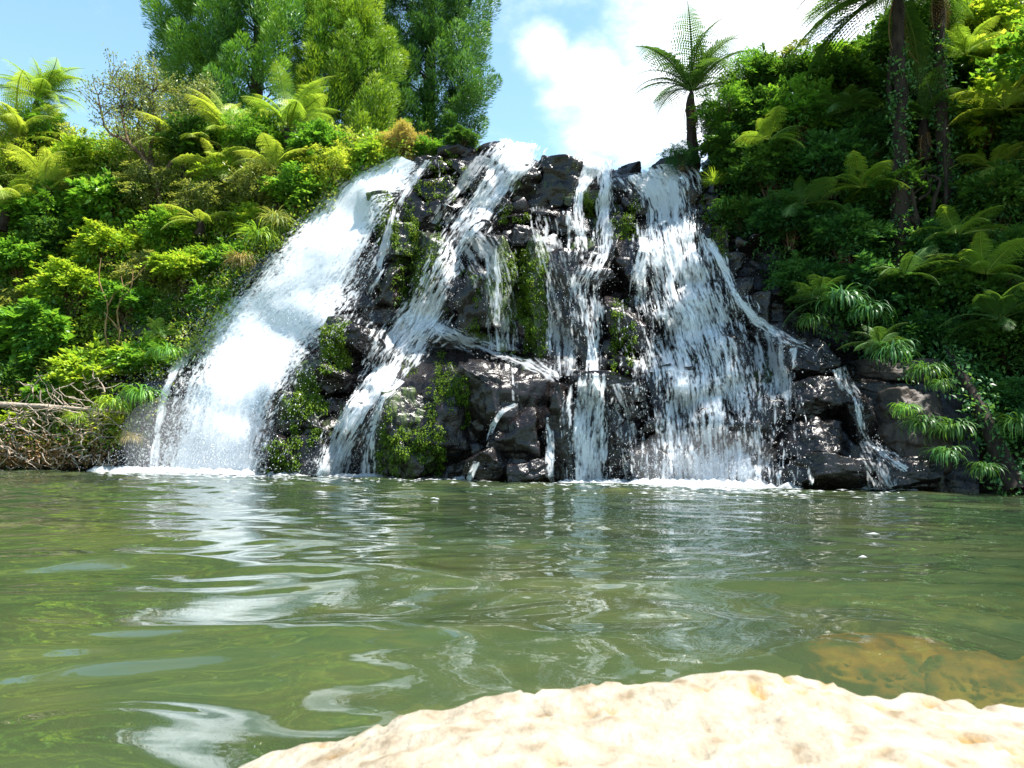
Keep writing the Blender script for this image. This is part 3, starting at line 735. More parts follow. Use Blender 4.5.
# ------------------------------------------------------------------ plant meshes (one of each kind, shared by its copies)
def shrub_mesh(seed, clumps, per, L, W, flat=.75, hang=0.0, spread=.3):
    r = np.random.default_rng(seed); mb = MB(); st = MB()
    for k in range(clumps):
        d = rdir(1, r)[0]; d[2] = d[2] * .9 + .15; c = d * r.uniform(.35, .88) * np.array([1, .85, flat])
        rc = r.uniform(.16, .34); n = int(per * (rc / .25) ** 2)
        q = rdir(n, r); rad = r.uniform(.35, 1, n)[:, None] ** .5
        q[:, 2] *= .75
        pos = c + q * rc * rad * r.uniform(.8, 1.25, (n, 1))
        dr = unit(q * .8 + d * .5 + r.normal(0, spread, (n, 3)) + [0, 0, -.15 - hang])
        nm = unit(np.array([0, 0, 1.0]) + q * .5 + r.normal(0, .45, (n, 3)))
        v = np.clip(.45 + r.normal(0, .17) + r.normal(0, .13, n) + .12 * q[:, 2], 0, 1)
        leaves(mb, pos, dr, nm, L * r.uniform(.6, 1.3, n), W * r.uniform(.7, 1.2, n), v)
        # arching shoots that stick out of the crown
        for q2 in range(2):
            e = c + unit(d + r.normal(0, .45, 3) + [0, 0, .25]) * r.uniform(.3, .62); nn = 22; uu = r.uniform(.2, 1.05, nn)[:, None]
            pp = c + (e - c) * uu - np.array([0, 0, .22]) * uu ** 2 + r.normal(0, .02, (nn, 3))
            sd = np.cross(e - c, [0, 0, 1.0]); sd = sd / (np.linalg.norm(sd) + 1e-6) * np.where(np.arange(nn) % 2, 1, -1)[:, None]
            leaves(mb, pp, unit(unit(e - c) * .6 + sd * .8 + r.normal(0, .2, (nn, 3))), unit(np.array([0, 0, 1.]) + r.normal(0, .3, (nn, 3))), L * r.uniform(.8, 1.5, nn), W * 1.1, np.clip(.55 + r.normal(0, .15, nn), 0, 1))
        if k % 2 == 0:
            m_ = c * .5 + r.normal(0, .06, 3); m_[2] -= .1
            tube(st, spline(np.array([[r.normal(0, .06), r.normal(0, .06), -.95 * flat], m_, c]), 6), np.linspace(.028, .007, 6), 5)
    return mb.mesh('foliage'), st.mesh('stem', M['bark'])
SH = {'leafy': [shrub_mesh(100 + k, 46, 120, .105, .06) for k in range(3)],
      'fine': [shrub_mesh(120 + k, 60, 170, .075, .028, spread=.5) for k in range(3)],
      'broad': [shrub_mesh(140 + k, 40, 75, .17, .095, hang=.15) for k in range(3)],
      'open': [shrub_mesh(160 + k, 30, 60, .10, .045, spread=.5) for k in range(2)]}

def frond_mesh(seed, L=1.0, rise=50, droop=75, pairs=34, wmax=.19, k=8, sag=.5):
    r = np.random.default_rng(seed); mb = MB()
    n = 26; s = np.linspace(0, 1, n); a = np.radians(rise - droop * s ** 1.3); bend = r.normal(0, .25)
    dx = np.cos(a) / n * L; dz = np.sin(a) / n * L
    x = np.cumsum(dx); z = np.cumsum(dz); y = bend * s ** 2 * .25 * L
    rach = np.stack([x, y, z], -1); tube(mb, rach, np.linspace(.013, .003, n) * L ** .5, 4, .85)
    tg = unit(np.gradient(rach, axis=0))
    for i in range(pairs):
        u = .10 + .89 * i / (pairs - 1); j = u * (n - 1); j0 = min(int(j), n - 2); f = j - j0
        p0 = rach[j0] * (1 - f) + rach[j0 + 1] * f; t = tg[j0]
        w = wmax * L * (math.sin(math.pi * min(1, u * .93 + .09)) ** .75) * r.uniform(.9, 1.08)
        for sd in (-1, 1):
            side = np.cross(t, [0, 0, 1.0]) * sd; side /= np.linalg.norm(side)
            dr = side * .9 + t * .42; dr /= np.linalg.norm(dr); up = np.cross(dr, t) * sd; up = up if up[2] > 0 else -up
            q = np.linspace(0, 1, k); pp = p0 + dr * (q[:, None] * w) - np.array([0, 0, 1]) * (q[:, None] ** 1.7) * w * sag * r.uniform(.7, 1.3)
            lw = w * .15 * (1 - q * .72) + .003
            for s2 in (-1, 1):
                d2 = t * s2 * .8 + dr * .55
                leaves(mb, pp, np.broadcast_to(d2, pp.shape), np.broadcast_to(up, pp.shape), lw, np.full(k, w / k * .95), np.clip(.45 + .25 * u + r.normal(0, .1), 0, 1), .05)
    return mb.mesh('frond')
FR = [frond_mesh(200 + k, 1.0, rs, dp) for k, (rs, dp) in enumerate([(72, 70), (60, 75), (48, 70), (34, 75), (76, 100), (22, 60)])]
FRD = [frond_mesh(220 + k, 1.0, -35, 50, pairs=16, k=5, wmax=.12, sag=.8) for k in range(2)]

trunk_cache = {}
def fern(px, py, D, span, trunk, label, mat='frond', nf=16, group='tree ferns', dead=0, tilt=(0, 0), name='tree_fern', low=None, r=rng, cat='tree fern'):
    """crown centre at the pixel; span = frond length in metres; trunk = trunk length"""
    c = P(px, py, D); root = empty(name, c - [0, 0, trunk], label, cat, group)
    if trunk > .3:
        mb = MB(); n = 14; t = np.linspace(0, 1, n)
        pts = np.stack([tilt[0] * (t - 1) + .04 * np.sin(t * 5 + px), tilt[1] * (t - 1), t * trunk], -1)
        tube(mb, pts, np.interp(t, [0, .5, .9, 1], [.19, .14, .13, .06]) * (.6 + span * .2), 9, rough=.45, seed=int(px))
        mb.build('trunk', M['bark_dark'], root)
        if trunk > 4:
            ng = 260; u = r.uniform(.05, .8, ng) ** 1.2; az = r.uniform(0, 6.28, ng); rr = .13 + np.abs(r.normal(0, .07, ng)); ep = MB()
            q = np.stack([np.interp(u, t, pts[:, 0]) + np.cos(az) * rr, np.interp(u, t, pts[:, 1]) + np.sin(az) * rr, u * trunk], -1); q = np.repeat(q, 5, 0) + r.normal(0, .05, (ng * 5, 3))
            leaves(ep, q, rdir(ng * 5, r) + [0, -.3, -.5], rdir(ng * 5, r) + [0, -.5, .6], .11 * r.uniform(.5, 1.3, ng * 5), .05, r.random(ng * 5)); ep.build('creeper', M['deep'], root)
    nf = int(nf * 1.25)
    for k in range(nf):
        rz = 2 * math.pi * (k * .618 + .03 * r.normal()); j = int(r.integers(0, len(FR))) if low is None else int(r.choice(low))
        f = link('frond', FR[j], root, M[mat]); s = span * 1.35 * r.uniform(.75, 1.1)
        f.location = (0, 0, trunk); f.rotation_euler = (r.normal(0, .25), r.normal(0, .3), rz + r.normal(0, .15)); s *= r.uniform(.7, 1.1); f.scale = (s, s, s)
    for k in range(dead):
        f = link('dead_frond', FRD[k % 2], root, M['frond_dead']); s = span * r.uniform(.6, .9)
        f.location = (0, 0, trunk - .1); f.rotation_euler = (0, r.uniform(.4, .9), r.uniform(0, 6.28)); f.scale = (s, s, s)
    return root

def shrub(kind, px, py, rpx, mat, label, Dfun, group, flat=1.0, out=.45, name='shrub', cat='shrub', stem=True):
    D = float(Dfun(px, py)); rad = rpx * D / FPX; D -= out * rad; c = P(px, py, D)
    v = SH[kind][int(rng.integers(len(SH[kind])))]
    root = empty(name, c - [0, 0, .7 * rad * flat], label, cat, group, rng.uniform(0, 6.28))
    root.scale = (rad, rad, rad * flat)
    f = link('foliage', v[0], root, M[mat]); f.location = (0, 0, .7)
    if stem: s = link('stem', v[1], root); s.location = (0, 0, .7)
    return root

def tussock_mesh(seed, n=170, L=1.0, w=.03, droop=1.2, up=.9):
    r = np.random.default_rng(seed); mb = MB(); k = 6; t = np.linspace(0, 1, k)
    for i in range(n):
        az = r.uniform(0, 6.28); el = r.uniform(.3, 1.0) * up; l = L * r.uniform(.5, 1.1); dr = droop * r.uniform(.6, 1.3)
        a = el * 1.4 - dr * t ** 1.2 * 1.6
        s = np.cumsum(np.cos(a)) / k * l; z = np.cumsum(np.sin(a)) / k * l
        p = np.stack([np.cos(az) * s + r.normal(0, .06), np.sin(az) * s + r.normal(0, .06), z], -1)
        sd = np.array([-math.sin(az), math.cos(az), .15]); ww = w * r.uniform(.6, 1.2) * np.sin(np.pi * (t * .88 + .1))[:, None]
        V = np.stack([p - sd * ww / 2, p + sd * ww / 2], 1).reshape(-1, 3); q = np.arange(k - 1) * 2
        mb.add(V, np.stack([q, q + 1, q + 3, q + 2], -1), np.clip(.45 + r.normal(0, .2), 0, 1))
    return mb.mesh('blades')
TU = [tussock_mesh(300), tussock_mesh(301, 120, 1, .045, 1.5, .8), tussock_mesh(302, 200, 1, .022, .7, 1.2)]
def tussock(px, py, rpx, mat, label, D, k=0, group='grass tufts and flax', squash=1.0, name='grass_tuft', cat='grass tuft'):
    rad = rpx * D / FPX; c = P(px, py, D); o = link(name, TU[k], None, M[mat]); o.location = c; o.scale = (rad, rad, rad * squash)
    o.rotation_euler = (0, 0, rng.uniform(0, 6.28)); return tag(o, label, cat, group)

# ------------------------------------------------------------------ conifers behind the left bank
def conifer(px, D, py_base, py_top, outline, mat, seed, label, nc=330, size=1.0, light=None):
    """outline: list of (py, halfwidth px left, halfwidth px right)"""
    r = np.random.default_rng(seed); kpx = D / FPX
    b = P(px, py_base, D); tp = P(px, py_top, D); H = tp[2] - b[2]
    root = empty('conifer_tree', b, label, 'tree', 'tall conifers behind the falls')
    mb = MB(); t = np.linspace(0, 1, 16)
    tube(mb, np.stack([.1 * np.sin(t * 4), .1 * np.cos(t * 3), t * H], -1), np.linspace(.4, .04, 16), 9, rough=.2); mb.build('trunk', M['bark'], root)
    o = np.array(sorted(outline)); cr = MB(); br = MB()
    for k in range(nc):
        py = py_top + (o[-1, 0] - py_top) * ((k * .7548777 + seed * .1) % 1); az = 2 * math.pi * ((k * .5698403 + .03 * r.normal()) % 1)
        if math.sin(az) > .35 and k % 4: az = -az
        hl, hr = np.interp(py, o[:, 0], o[:, 1]), np.interp(py, o[:, 0], o[:, 2]); hw = (hr if math.cos(az) > 0 else hl) * kpx
        z = P(px, py, D)[2] - b[2]; rf = r.uniform(.78, 1.0) if k % 3 else r.uniform(.35, .75)
        # each branch ends in one to three upright flame shaped tufts
        d = np.array([math.cos(az), math.sin(az) * .8, 0]); tipc = d * hw * rf + [0, 0, z]
        if k % 3 == 0: tube(br, spline(np.array([[0, 0, max(z - .9, .1)], tipc * [.55, .55, 1] - [0, 0, .45], tipc]), 6), np.linspace(.06, .012, 6), 4)
        tv = r.normal(0, .12)
        for q in range(1 if k % 3 else 2):
            c = tipc + r.normal(0, .3, 3) * size; ax = unit(d * .55 + [0, 0, 1.0] + r.normal(0, .16, 3)); hgt = r.uniform(1.3, 2.0) * size * (1 if rf > .76 else .8); wd = hgt * r.uniform(.28, .36)
            n = 520; u = r.random(n) ** .85; ph = r.uniform(0, 6.28, n)
            a1 = unit(np.cross(ax, [0.3, .2, .9])); a2 = np.cross(ax, a1)
            rad = wd * np.sin(np.pi * np.clip(u * .80 + .18, 0, 1)) ** .7 * r.uniform(0, 1.1, n) ** .55
            od = a1 * np.cos(ph)[:, None] + a2 * np.sin(ph)[:, None]
            pos = c + ax * (u * hgt)[:, None] + od * rad[:, None]
            dr = unit(od * .8 + ax * .8 + r.normal(0, .22, (n, 3)))
            nm = unit(od * .7 + r.normal(0, .6, (n, 3)))
            leaves(cr, pos, dr, nm, .22 * size * r.uniform(.7, 1.3, n), .036 * size, np.clip((.36 if rf > .76 else .05) + .22 * u + tv + r.normal(0, .08, n), 0, 1))  # inner tufts coloured darker to imitate shade inside the crown
    br.build('branches', M['bark'], root); cr.build('crown', M[mat], root); return root
conifer(250, 36, 185, -150, [(-150, 8, 10), (-60, 55, 75), (0, 78, 115), (50, 94, 135), (95, 88, 145), (140, 74, 145), (190, 80, 145)], 'conifer', 41, 'largest dark green conifer with clumped boughs, left of the two light gaps', nc=460)
conifer(425, 37, 190, -160, [(-160, 8, 8), (-60, 50, 24), (0, 74, 38), (35, 76, 50), (75, 76, 46), (105, 72, 60), (135, 66, 54), (160, 60, 40), (185, 50, 30)], 'conifer_blue', 42, 'blue green conifer with a ragged right side against the sky', nc=380, size=.9)
conifer(345, 33, 190, 22, [(22, 4, 5), (45, 22, 24), (80, 42, 40), (120, 55, 45), (160, 60, 50), (190, 60, 50)], 'conifer_light', 43, 'shorter yellow green conifer in front between the two tall ones', nc=120, size=.85)

# ------------------------------------------------------------------ left bank plants
GL, GRr = 'bushes on the left bank', 'bushes on the right bank'
DLf, DRf = Dleft, Dright
for row in [
 ('leafy', 20, 262, 42, 'mid', 'mid green bush at the left edge of the photo, halfway up the bank'),
 ('leafy', 75, 290, 44, 'lime', 'bright lime bush in the middle of the left bank above the reddish bare stems'),
 ('broad', 45, 335, 40, 'mid', 'large leaved green bush at the left edge above the fallen log'),
 ('leafy', 130, 305, 38, 'mid', 'rounded green bush left of the broadest fall, beside the reddish bare stems'),
 ('leafy', 185, 272, 38, 'lime', 'fresh green bush with spreading top left of the first step of the broadest fall'),
 ('fine', 150, 275, 34, 'olive', 'olive bush with dry tips in the middle of the left bank'),
 ('broad', 100, 375, 36, 'lime', 'glossy bright bush over the right end of the fallen log'),
 ('broad', 150, 362, 30, 'mid', 'low drooping leafy bush beside the thin side stream'),
 ('broad', 60, 395, 30, 'mid', 'leafy bush just over the fallen log'),
 ('leafy', 15, 385, 36, 'dark', 'shaded bush in the corner above the dead twigs'),
 ('leafy', 215, 300, 26, 'mid', 'small green bush hanging at the rim of the broadest fall'),
 ('leafy', 235, 262, 30, 'mid', 'green bush under the grassy tuft near the rim of the broadest fall'),
 ('fine', 262, 188, 40, 'olive', 'grey green fine leaved bush left of the crest of the falls'),
 ('leafy', 300, 195, 34, 'mid', 'leafy bush at the upper rim of the broadest fall'),
 ('fine', 330, 170, 34, 'yellow', 'pale yellow green bush under the shorter conifer'),
 ('fine', 404, 140, 26, 'straw', 'straw coloured dry bush at the left end of the crest'),
 ('leafy', 372, 158, 24, 'lime', 'bright low bush hugging the top of the broadest fall'),
 ('leafy', 430, 150, 20, 'mid', 'small bush behind the left blocks of the crest'),
 ('leafy', 462, 140, 18, 'dark', 'small dark bush under the ragged right side of the blue green conifer'),
 ('broad', 110, 205, 40, 'mid', 'green bush with big glossy leaves below the half bare tree'),
 ('fine', 150, 190, 40, 'olive', 'olive fine leaved bush at the foot of the half bare tree'),
 ('leafy', 45, 215, 40, 'mid', 'green bush below the pale ferns at upper left'),
 ('fine', 15, 170, 40, 'yellow', 'yellow green feathery bush at the left edge of the photo'),
 ('leafy', 80, 160, 34, 'lime', 'lime bush between the two upper left ferns'),
 ('fine', 205, 205, 36, 'olive', 'dull olive bush beside the drooping yellow fronds'),
 ('leafy', 230, 180, 32, 'lime', 'bright bush below the cluster of yellow tree ferns'),
 ('leafy', 5, 310, 38, 'olive', 'olive bush cut by the left edge, lower half of the bank'),
 ('leafy', 110, 250, 38, 'lime', 'bright rounded bush in the centre of the left bank'),
 ('leafy', 60, 245, 34, 'dark', 'dark leafy bush in a hollow of the left bank'),
 ('leafy', 175, 235, 34, 'mid', 'green bush under the drooping yellow fronds'),
 ('open', 165, 322, 30, 'dark', 'loose dark bush in the shaded hollow left of the broadest fall'),
 ('leafy', 262, 225, 30, 'lime', 'bright bush beside the dead brown frond skirt'),
 ('leafy', 320, 150, 34, 'mid', 'green bush at the base of the large dark conifer'),
 ('fine', 255, 140, 40, 'mid', 'fine leaved bush behind the yellow tree ferns'),
 ('leafy', 200, 150, 36, 'dark', 'dark bush in front of the large dark conifer'),
 ('leafy', -40, 230, 50, 'mid', 'leafy bush partly outside the left edge of the photo'),
 ('leafy', -30, 350, 45, 'mid', 'low leafy bush partly outside the left edge of the photo'),
 ('broad', 118, 425, 24, 'yellow', 'low yellowish clump at the right end of the twig heap'),
 ('leafy', 82, 446, 20, 'mid', 'small green clump at the waterline right in the twig heap'),
 ('leafy', 30, 425, 26, 'lime', 'bright leafy clump growing through the twig heap'),
]:
    shrub(*row, DLf, GL, flat=rng.uniform(.8, 1.05))

fern(38, 100, 25.5, 1.45, 1.6, 'tall tree fern with an upright feathery crown against the sky at upper left', 'frond', 24, low=[0, 4, 1, 2, 3])
fern(288, 128, 23.8, 1.75, 1.6, 'tree fern with a broad open crown in front of the large dark conifer', 'frond', 18, low=[0, 1, 2])
fern(228, 138, 24.2, 1.6, 1.4, 'yellow green tree fern left of the broad open crowned one', 'frond_yellow', 16)
shrub('fine', 40, 128, 34, 'mid', 'feathery green bush under the bushy tree fern at upper left', DLf, GL)
fern(20, 138, 25.0, 1.7, 1.2, 'pale yellow tree fern at the left edge of the photo', 'frond_yellow', 16, low=[1, 2, 3])
fern(48, 190, 24.0, 1.5, .9, 'bright fern with combed arching fronds below the pale yellow tree fern', 'frond_yellow', 14, low=[1, 2, 3])
fern(5, 205, 23.6, 1.4, .8, 'bright fern cut by the left edge of the photo', 'frond_yellow', 13, low=[1, 2, 3])
fern(200, 222, 22.6, 1.0, .4, 'small fern with flat drooping yellow fronds in the middle of the left bank', 'frond_yellow', 10, low=[2, 3, 5])
fern(276, 170, 22.8, 1.2, 1.5, 'tree fern with a brown skirt of dead fronds near the upper rim', 'frond_yellow', 12, dead=9, low=[2, 3])
fern(186, 150, 24.0, 1.3, 1.0, 'lower yellow fern beside the limbs of the half bare tree', 'frond_yellow', 13, low=[1, 2, 3])
fern(215, 165, 23.4, 1.2, .6, 'pale fern under the pair of yellow green tree ferns', 'frond_yellow', 12, low=[2, 3, 5])
fern(160, 335, 20.6, .6, .2, 'little dark fern in the shaded hollow left of the broadest fall', 'frond_dark', 12, low=[2, 3])

# the half bare tree
root = empty('shrubby_tree', P(162, 215, 23.6), 'half bare tree with forked limbs and thin twigs above the left bank bushes', 'tree')
mb = MB(); lf = MB(); tw = MB(); r = np.random.default_rng(9); o3 = P(162, 215, 23.6)
def limb(pts, r0, r1, Dd=23.6):
    w = np.array([P(x, y, Dd + dz) for x, y, dz in pts]) - o3; w = spline(w[:, [0, 2, 1]], 14)[:, [0, 2, 1]]
    tube(mb, w, np.linspace(r0, r1, 14), 7, rough=.2); return w
ls = [limb([(162, 215, 0), (156, 180, 0), (145, 160, -.1), (128, 142, -.2), (108, 132, -.1), (102, 115, 0), (98, 95, 0)], .09, .02),
      limb([(156, 180, 0), (150, 150, .2), (158, 125, .3), (150, 100, .3), (158, 85, .3)], .08, .02), limb([(158, 185, 0), (175, 155, .3), (188, 125, .4), (196, 105, .5), (210, 92, .5)], .08, .02),
      limb([(128, 142, -.2), (122, 115, 0), (120, 92, .2), (112, 80, .2)], .05, .015), limb([(145, 160, 0), (138, 130, .4), (142, 98, .5), (135, 82, .6)], .05, .015)]
for w in ls:
    for k in range(46):
        s = w[int(r.integers(5, 14))]; d = unit(np.array([r.normal(0, .8), r.normal(0, .6), r.uniform(.1, 1.2)])); l = r.uniform(.35, .95)
        e = s + d * l; mid = s + d * l * .5 + r.normal(0, .06, 3); tube(tw, np.array([s, mid, e]), [.014, .009, .004], 4)
        n = int(r.integers(40, 85)) if w is not ls[0] and w is not ls[3] else int(r.integers(14, 36)); u = r.uniform(.35, 1.05, n)[:, None]; q = s + (e - s) * u + r.normal(0, .09, (n, 3))
        leaves(lf, q, unit(d + r.normal(0, .7, (n, 3))), rdir(n, r), .085 * r.uniform(.6, 1.3, n), .04, np.clip(.5 + r.normal(0, .2, n), 0, 1))
mb.build('trunk', M['bark'], root); tw.build('twigs', M['bark'], root); lf.build('crown', M['olive'], root)

# reddish bare stems on the left bank
mb = MB(); o4 = P(115, 352, 21.7)
for pts in [[(112, 356), (120, 335), (117, 312), (123, 292), (121, 276)], [(112, 356), (105, 332), (108, 305), (99, 282), (101, 258)], [(113, 350), (103, 352), (94, 362), (88, 374)], [(119, 330), (113, 322), (104, 312)], [(108, 306), (116, 292), (134, 280), (148, 262)], [(120, 300), (131, 288), (133, 270)]]:
    w = np.array([P(x, y, 21.7) for x, y in pts]) - o4; tube(mb, spline(w[:, [0, 2, 1]], 10)[:, [0, 2, 1]], np.linspace(.03, .012, 10), 6, rough=.4)
o = mb.build('bare_stems', M['bark_tan']); o.location = o4; tag(o, 'twisted reddish brown bare stems in front of the left bank bushes', 'branch')

# fallen log and heap of dead twigs at the water on the left
mb = MB(); a_, b_ = P(-60, 404, 20.4), P(96, 410, 20.2); c_ = P(128, 413, 20.3)
tube(mb, spline(np.array([a_, (a_ + b_) / 2 + [0, 0, .05], b_, c_]), 16), np.linspace(.09, .035, 16), 8, rough=.3)
tag(mb.build('fallen_log', M['bark_pale']), 'pale fallen log lying level above the heap of dead twigs', 'log')
tw = MB(); r = np.random.default_rng(19)
for k in range(330):
    x = r.uniform(-60, 112); y = r.uniform(405, 466) if r.random() < .75 else r.uniform(380, 430); s = P(x, y, 20.8 - r.uniform(0, .9))
    d = rdir(1, r)[0] * [1, .6, .75]; l = r.uniform(.3, 1.3); n = 6; t = np.linspace(0, 1, n)[:, None]
    p_ = s + d * l * t + np.cumsum(r.normal(0, .05, (n, 3)), 0); p_[:, 2] = np.maximum(p_[:, 2], -.02)
    tube(tw, p_, np.linspace(r.uniform(.009, .026), .005, n), 4, var=r.random())
tag(tw.build('dead_twigs', M['bark_pale']), 'tangled heap of dead grey twigs at the waterline on the left', 'twigs', kind='stuff')
lt = MB(); n = 3200; x = r.uniform(-120, 118, n); y = 466 - np.abs(r.normal(0, 16, n)); q = P(x, y, 20.9 - r.uniform(0, .6, n)); q[:, 2] = np.maximum(q[:, 2], .0)
leaves(lt, q, rdir(n, r), rdir(n, r), .11 * r.uniform(.5, 1.3, n), .05, r.random(n))
tag(lt.build('leaf_litter', M['litter']), 'brown dead leaves caught in the twigs at the waterline', 'leaf litter', kind='stuff')

for row in [
 (258, 238, 34, 'lime', 'bright arching grass tuft at the rim of the broadest fall', 21.3, 0),
 (275, 222, 28, 'olive', 'dry tinged grass tuft just above the bright one at the rim', 21.6, 0),
 (240, 262, 26, 'straw', 'straw coloured grass tuft hanging at the rim of the broadest fall', 21.0, 0),
 (140, 395, 34, 'mid', 'long leaved grass clump leaning to the thin side stream', 20.0, 1),
 (112, 405, 30, 'lime', 'grass clump over the right end of the fallen log', 20.0, 1),
 (165, 352, 28, 'mid', 'grassy clump at the head of the thin side stream', 20.3, 1),
 (75, 420, 22, 'yellow', 'yellow green grass clump among the dead twigs', 20.0, 0),
 (130, 440, 20, 'straw', 'brownish tuft on the shaded brown rock', 19.9, 0)]:
    tussock(*row)

# ------------------------------------------------------------------ right bank plants
for row in [  # darker leaf colours on many of these put the bank's shade into the foliage
 ('leafy', 770, 175, 44, 'dark', 'dark bush at the right end of the crest under the silhouetted tree fern'),
 ('leafy', 800, 120, 46, 'mid', 'sunlit topped bush right of the silhouetted tree fern'),
 ('leafy', 760, 120, 36, 'dark', 'green bush behind the silhouetted tree fern'),
 ('fine', 748, 80, 36, 'mid', 'light feathery bush against the sky right of the silhouetted fern'),
 ('open', 792, 62, 30, 'olive', 'thin see-through bush against the bright cloud'),
 ('fine', 725, 130, 26, 'dark', 'fine leaved bush at the foot of the silhouetted fern'),
 ('leafy', 845, 90, 46, 'dark', 'dark green bush under the drooping overhead fronds'),
 ('leafy', 830, 170, 52, 'deep', 'big deep green bush in the middle of the right bank'),
 ('leafy', 790, 225, 46, 'deep', 'deep green bush overhanging the dark hollow beside the falls'),
 ('leafy', 845, 240, 48, 'deep', 'shaded rounded bush above the hanging grass'),
 ('leafy', 805, 280, 38, 'deep', 'shaded bush low in the dark hollow right of the falls'),
 ('broad', 875, 290, 42, 'deep', 'large leaved shaded bush left of the brown leaning trunk'),
 ('leafy', 890, 200, 44, 'dark', 'dark bush in front of the brown root tangle'),
 ('leafy', 870, 140, 40, 'deep', 'bush around the foot of the slim dark trunk'),
 ('broad', 985, 120, 46, 'lime', 'sunny large leaved bush at the upper right of the photo'),
 ('broad', 1010, 60, 46, 'yellow', 'glinting yellow green bush in the upper right corner'),
 ('broad', 950, 75, 40, 'dark', 'green bush behind the dead frond skirt at upper right'),
 ('leafy', 985, 25, 46, 'lime', 'bright bush at the top edge of the photo on the right'),
 ('leafy', 1000, 200, 48, 'dark', 'green bush at the right edge under the yellow fern'),
 ('leafy', 1010, 265, 46, 'dark', 'shaded bush at the right edge of the photo, halfway down'),
 ('broad', 960, 300, 40, 'dark', 'shaded large leaved bush right of the brown leaning trunk'),
 ('leafy', 1005, 340, 40, 'dark', 'dark bush at the right edge above the pale bladed clump'),
 ('leafy', 935, 250, 36, 'deep', 'dark bush behind the flat bright fronds on the right'),
 ('broad', 915, 335, 30, 'deep', 'small bush over the brown leaning trunk'),
 ('leafy', 1055, 150, 60, 'dark', 'leafy bush partly outside the right edge, upper part'),
 ('leafy', 1060, 330, 60, 'dark', 'leafy bush partly outside the right edge, lower part'),
 ('leafy', 915, 30, 44, 'dark', 'dark bush between the two dark trunks at the top of the photo'),
 ('leafy', 880, 60, 36, 'dark', 'green bush behind the slim dark trunk'),
 ('leafy', 1000, 400, 34, 'deep', 'dim bush at the foot of the brown leaning trunk'),
 ('leafy', 1050, 430, 50, 'deep', 'dim bush partly outside the right edge at the waterline'),
 ('leafy', 775, 80, 34, 'dark', 'green bush rising to the thin see-through one on the right bank'),
 ('leafy', 822, 66, 36, 'mid', 'sunlit leafy bush below the bright cloud, left of the slim dark trunk'),
 ('leafy', 728, 150, 30, 'dark', 'low dark bush hiding the foot of the silhouetted fern'),
 ('fine', 728, 112, 40, 'mid', 'feathery green bush touching the crown of the silhouetted fern'),
 ('fine', 682, 158, 20, 'deep', 'tiny dark bush left of the silhouetted fern trunk'),
 ('leafy', 738, 160, 30, 'dark', 'green bush over the vivid lime tuft'),
 ('leafy', 938, 332, 32, 'deep', 'deep green bush hiding the upper end of the leaning trunk'),
 ('leafy', 968, 345, 26, 'deep', 'small deep green bush right of the upper end of the leaning trunk'),
 ('open', 985, 425, 24, 'dark', 'loose leafy sprig growing across the leaning trunk'),
 ('leafy', 1022, 478, 24, 'deep', 'low dark bush at the waterline by the foot of the leaning trunk'),
 ('leafy', 740, 215, 26, 'dark', 'small dark bush below the bright tuft on the crest'),
]:
    shrub(*row, DRf, GRr, flat=rng.uniform(.8, 1.05))

for row in [  # crowns added at and past the right edge to shade the right bank
 ('leafy', 1085, 65, 70, 'mid', 'large crown added for shade, cut by the right edge, below the corner'),
 ('leafy', 1150, 40, 95, 'dark', 'unseen leafy crown added for shade beyond the right edge, below the corner')]:
    shrub(*row, DRf, 'crowns added for shade at the upper right', out=1.3, name='shade_tree', cat='tree')
fern(692, 92, 20.8, 1.75, 2.25, 'silhouetted tree fern standing on the crest against the white cloud', 'frond_dark', 20, low=[1, 2, 0, 3, 2, 0, 4], dead=12)
fern(896, -12, 17.4, 2.2, 6.5, 'tall slim trunked tree fern with fronds drooping from the top of the photo', 'frond_dark', 24, low=[3, 5, 5, 2], dead=3)
fern(938, -26, 17.9, 2.0, 5.6, 'thick dark trunked tree fern cut by the top of the photo on the right', 'frond_dark', 13, low=[1, 2, 3], dead=3)
fern(992, 168, 17.6, 1.0, .3, 'yellow fern with outspread fronds at the right edge of the photo', 'frond_yellow', 12, low=[2, 3, 5])
fern(958, 236, 16.8, 1.0, .2, 'fern holding flat bright green fronds over the dark hollow on the right', 'frond', 10, low=[3, 5])
fern(925, 120, 18.2, 1.2, 1.0, 'tree fern with a hanging brown skirt of dead fronds in the right bank', 'frond_dark', 10, dead=14, low=[2, 3])
for row in [
 (802, 205, 17.6, .9, 'frond_dark', 'dark fern spreading in the middle of the right bank nearest the falls'),
 (862, 188, 17.6, 1.0, 'frond', 'green fern left of the root tangle in the right bank'),
 (905, 275, 16.3, .9, 'frond_dark', 'dark fern above the leaning trunk on the right'),
 (985, 275, 15.9, 1.0, 'frond', 'green layered fern at the right edge, halfway down the bank'),
 (770, 140, 18.6, .9, 'frond', 'sunlit fern near the upper end of the right bank'),
 (842, 112, 18.3, 1.0, 'frond_dark', 'dark fern below the overhead fronds on the right'),
 (1005, 110, 17.2, 1.1, 'frond_yellow', 'yellow green fern at the right edge near the top of the photo'),
 (965, 55, 17.8, 1.1, 'frond', 'green fern between the thick dark trunk and the upper right corner'),
 (880, 345, 15.3, .6, 'frond_dark', 'small dark fern over the flat pale topped ledge')]:
    fern(row[0], row[1], row[2], row[3], .2, row[5], row[4], 12, low=[2, 3, 5], name='ground_fern', group='ferns on the right bank', cat='fern')
fern(1000, 320, 15.2, .9, .3, 'small dark fern at the right edge above the pale bladed clump', 'frond_dark', 12, low=[2, 3])
fern(820, 300, 16.8, .8, .2, 'small dark fern in the hollow beside the slanting rill', 'frond_dark', 12, low=[3, 5])

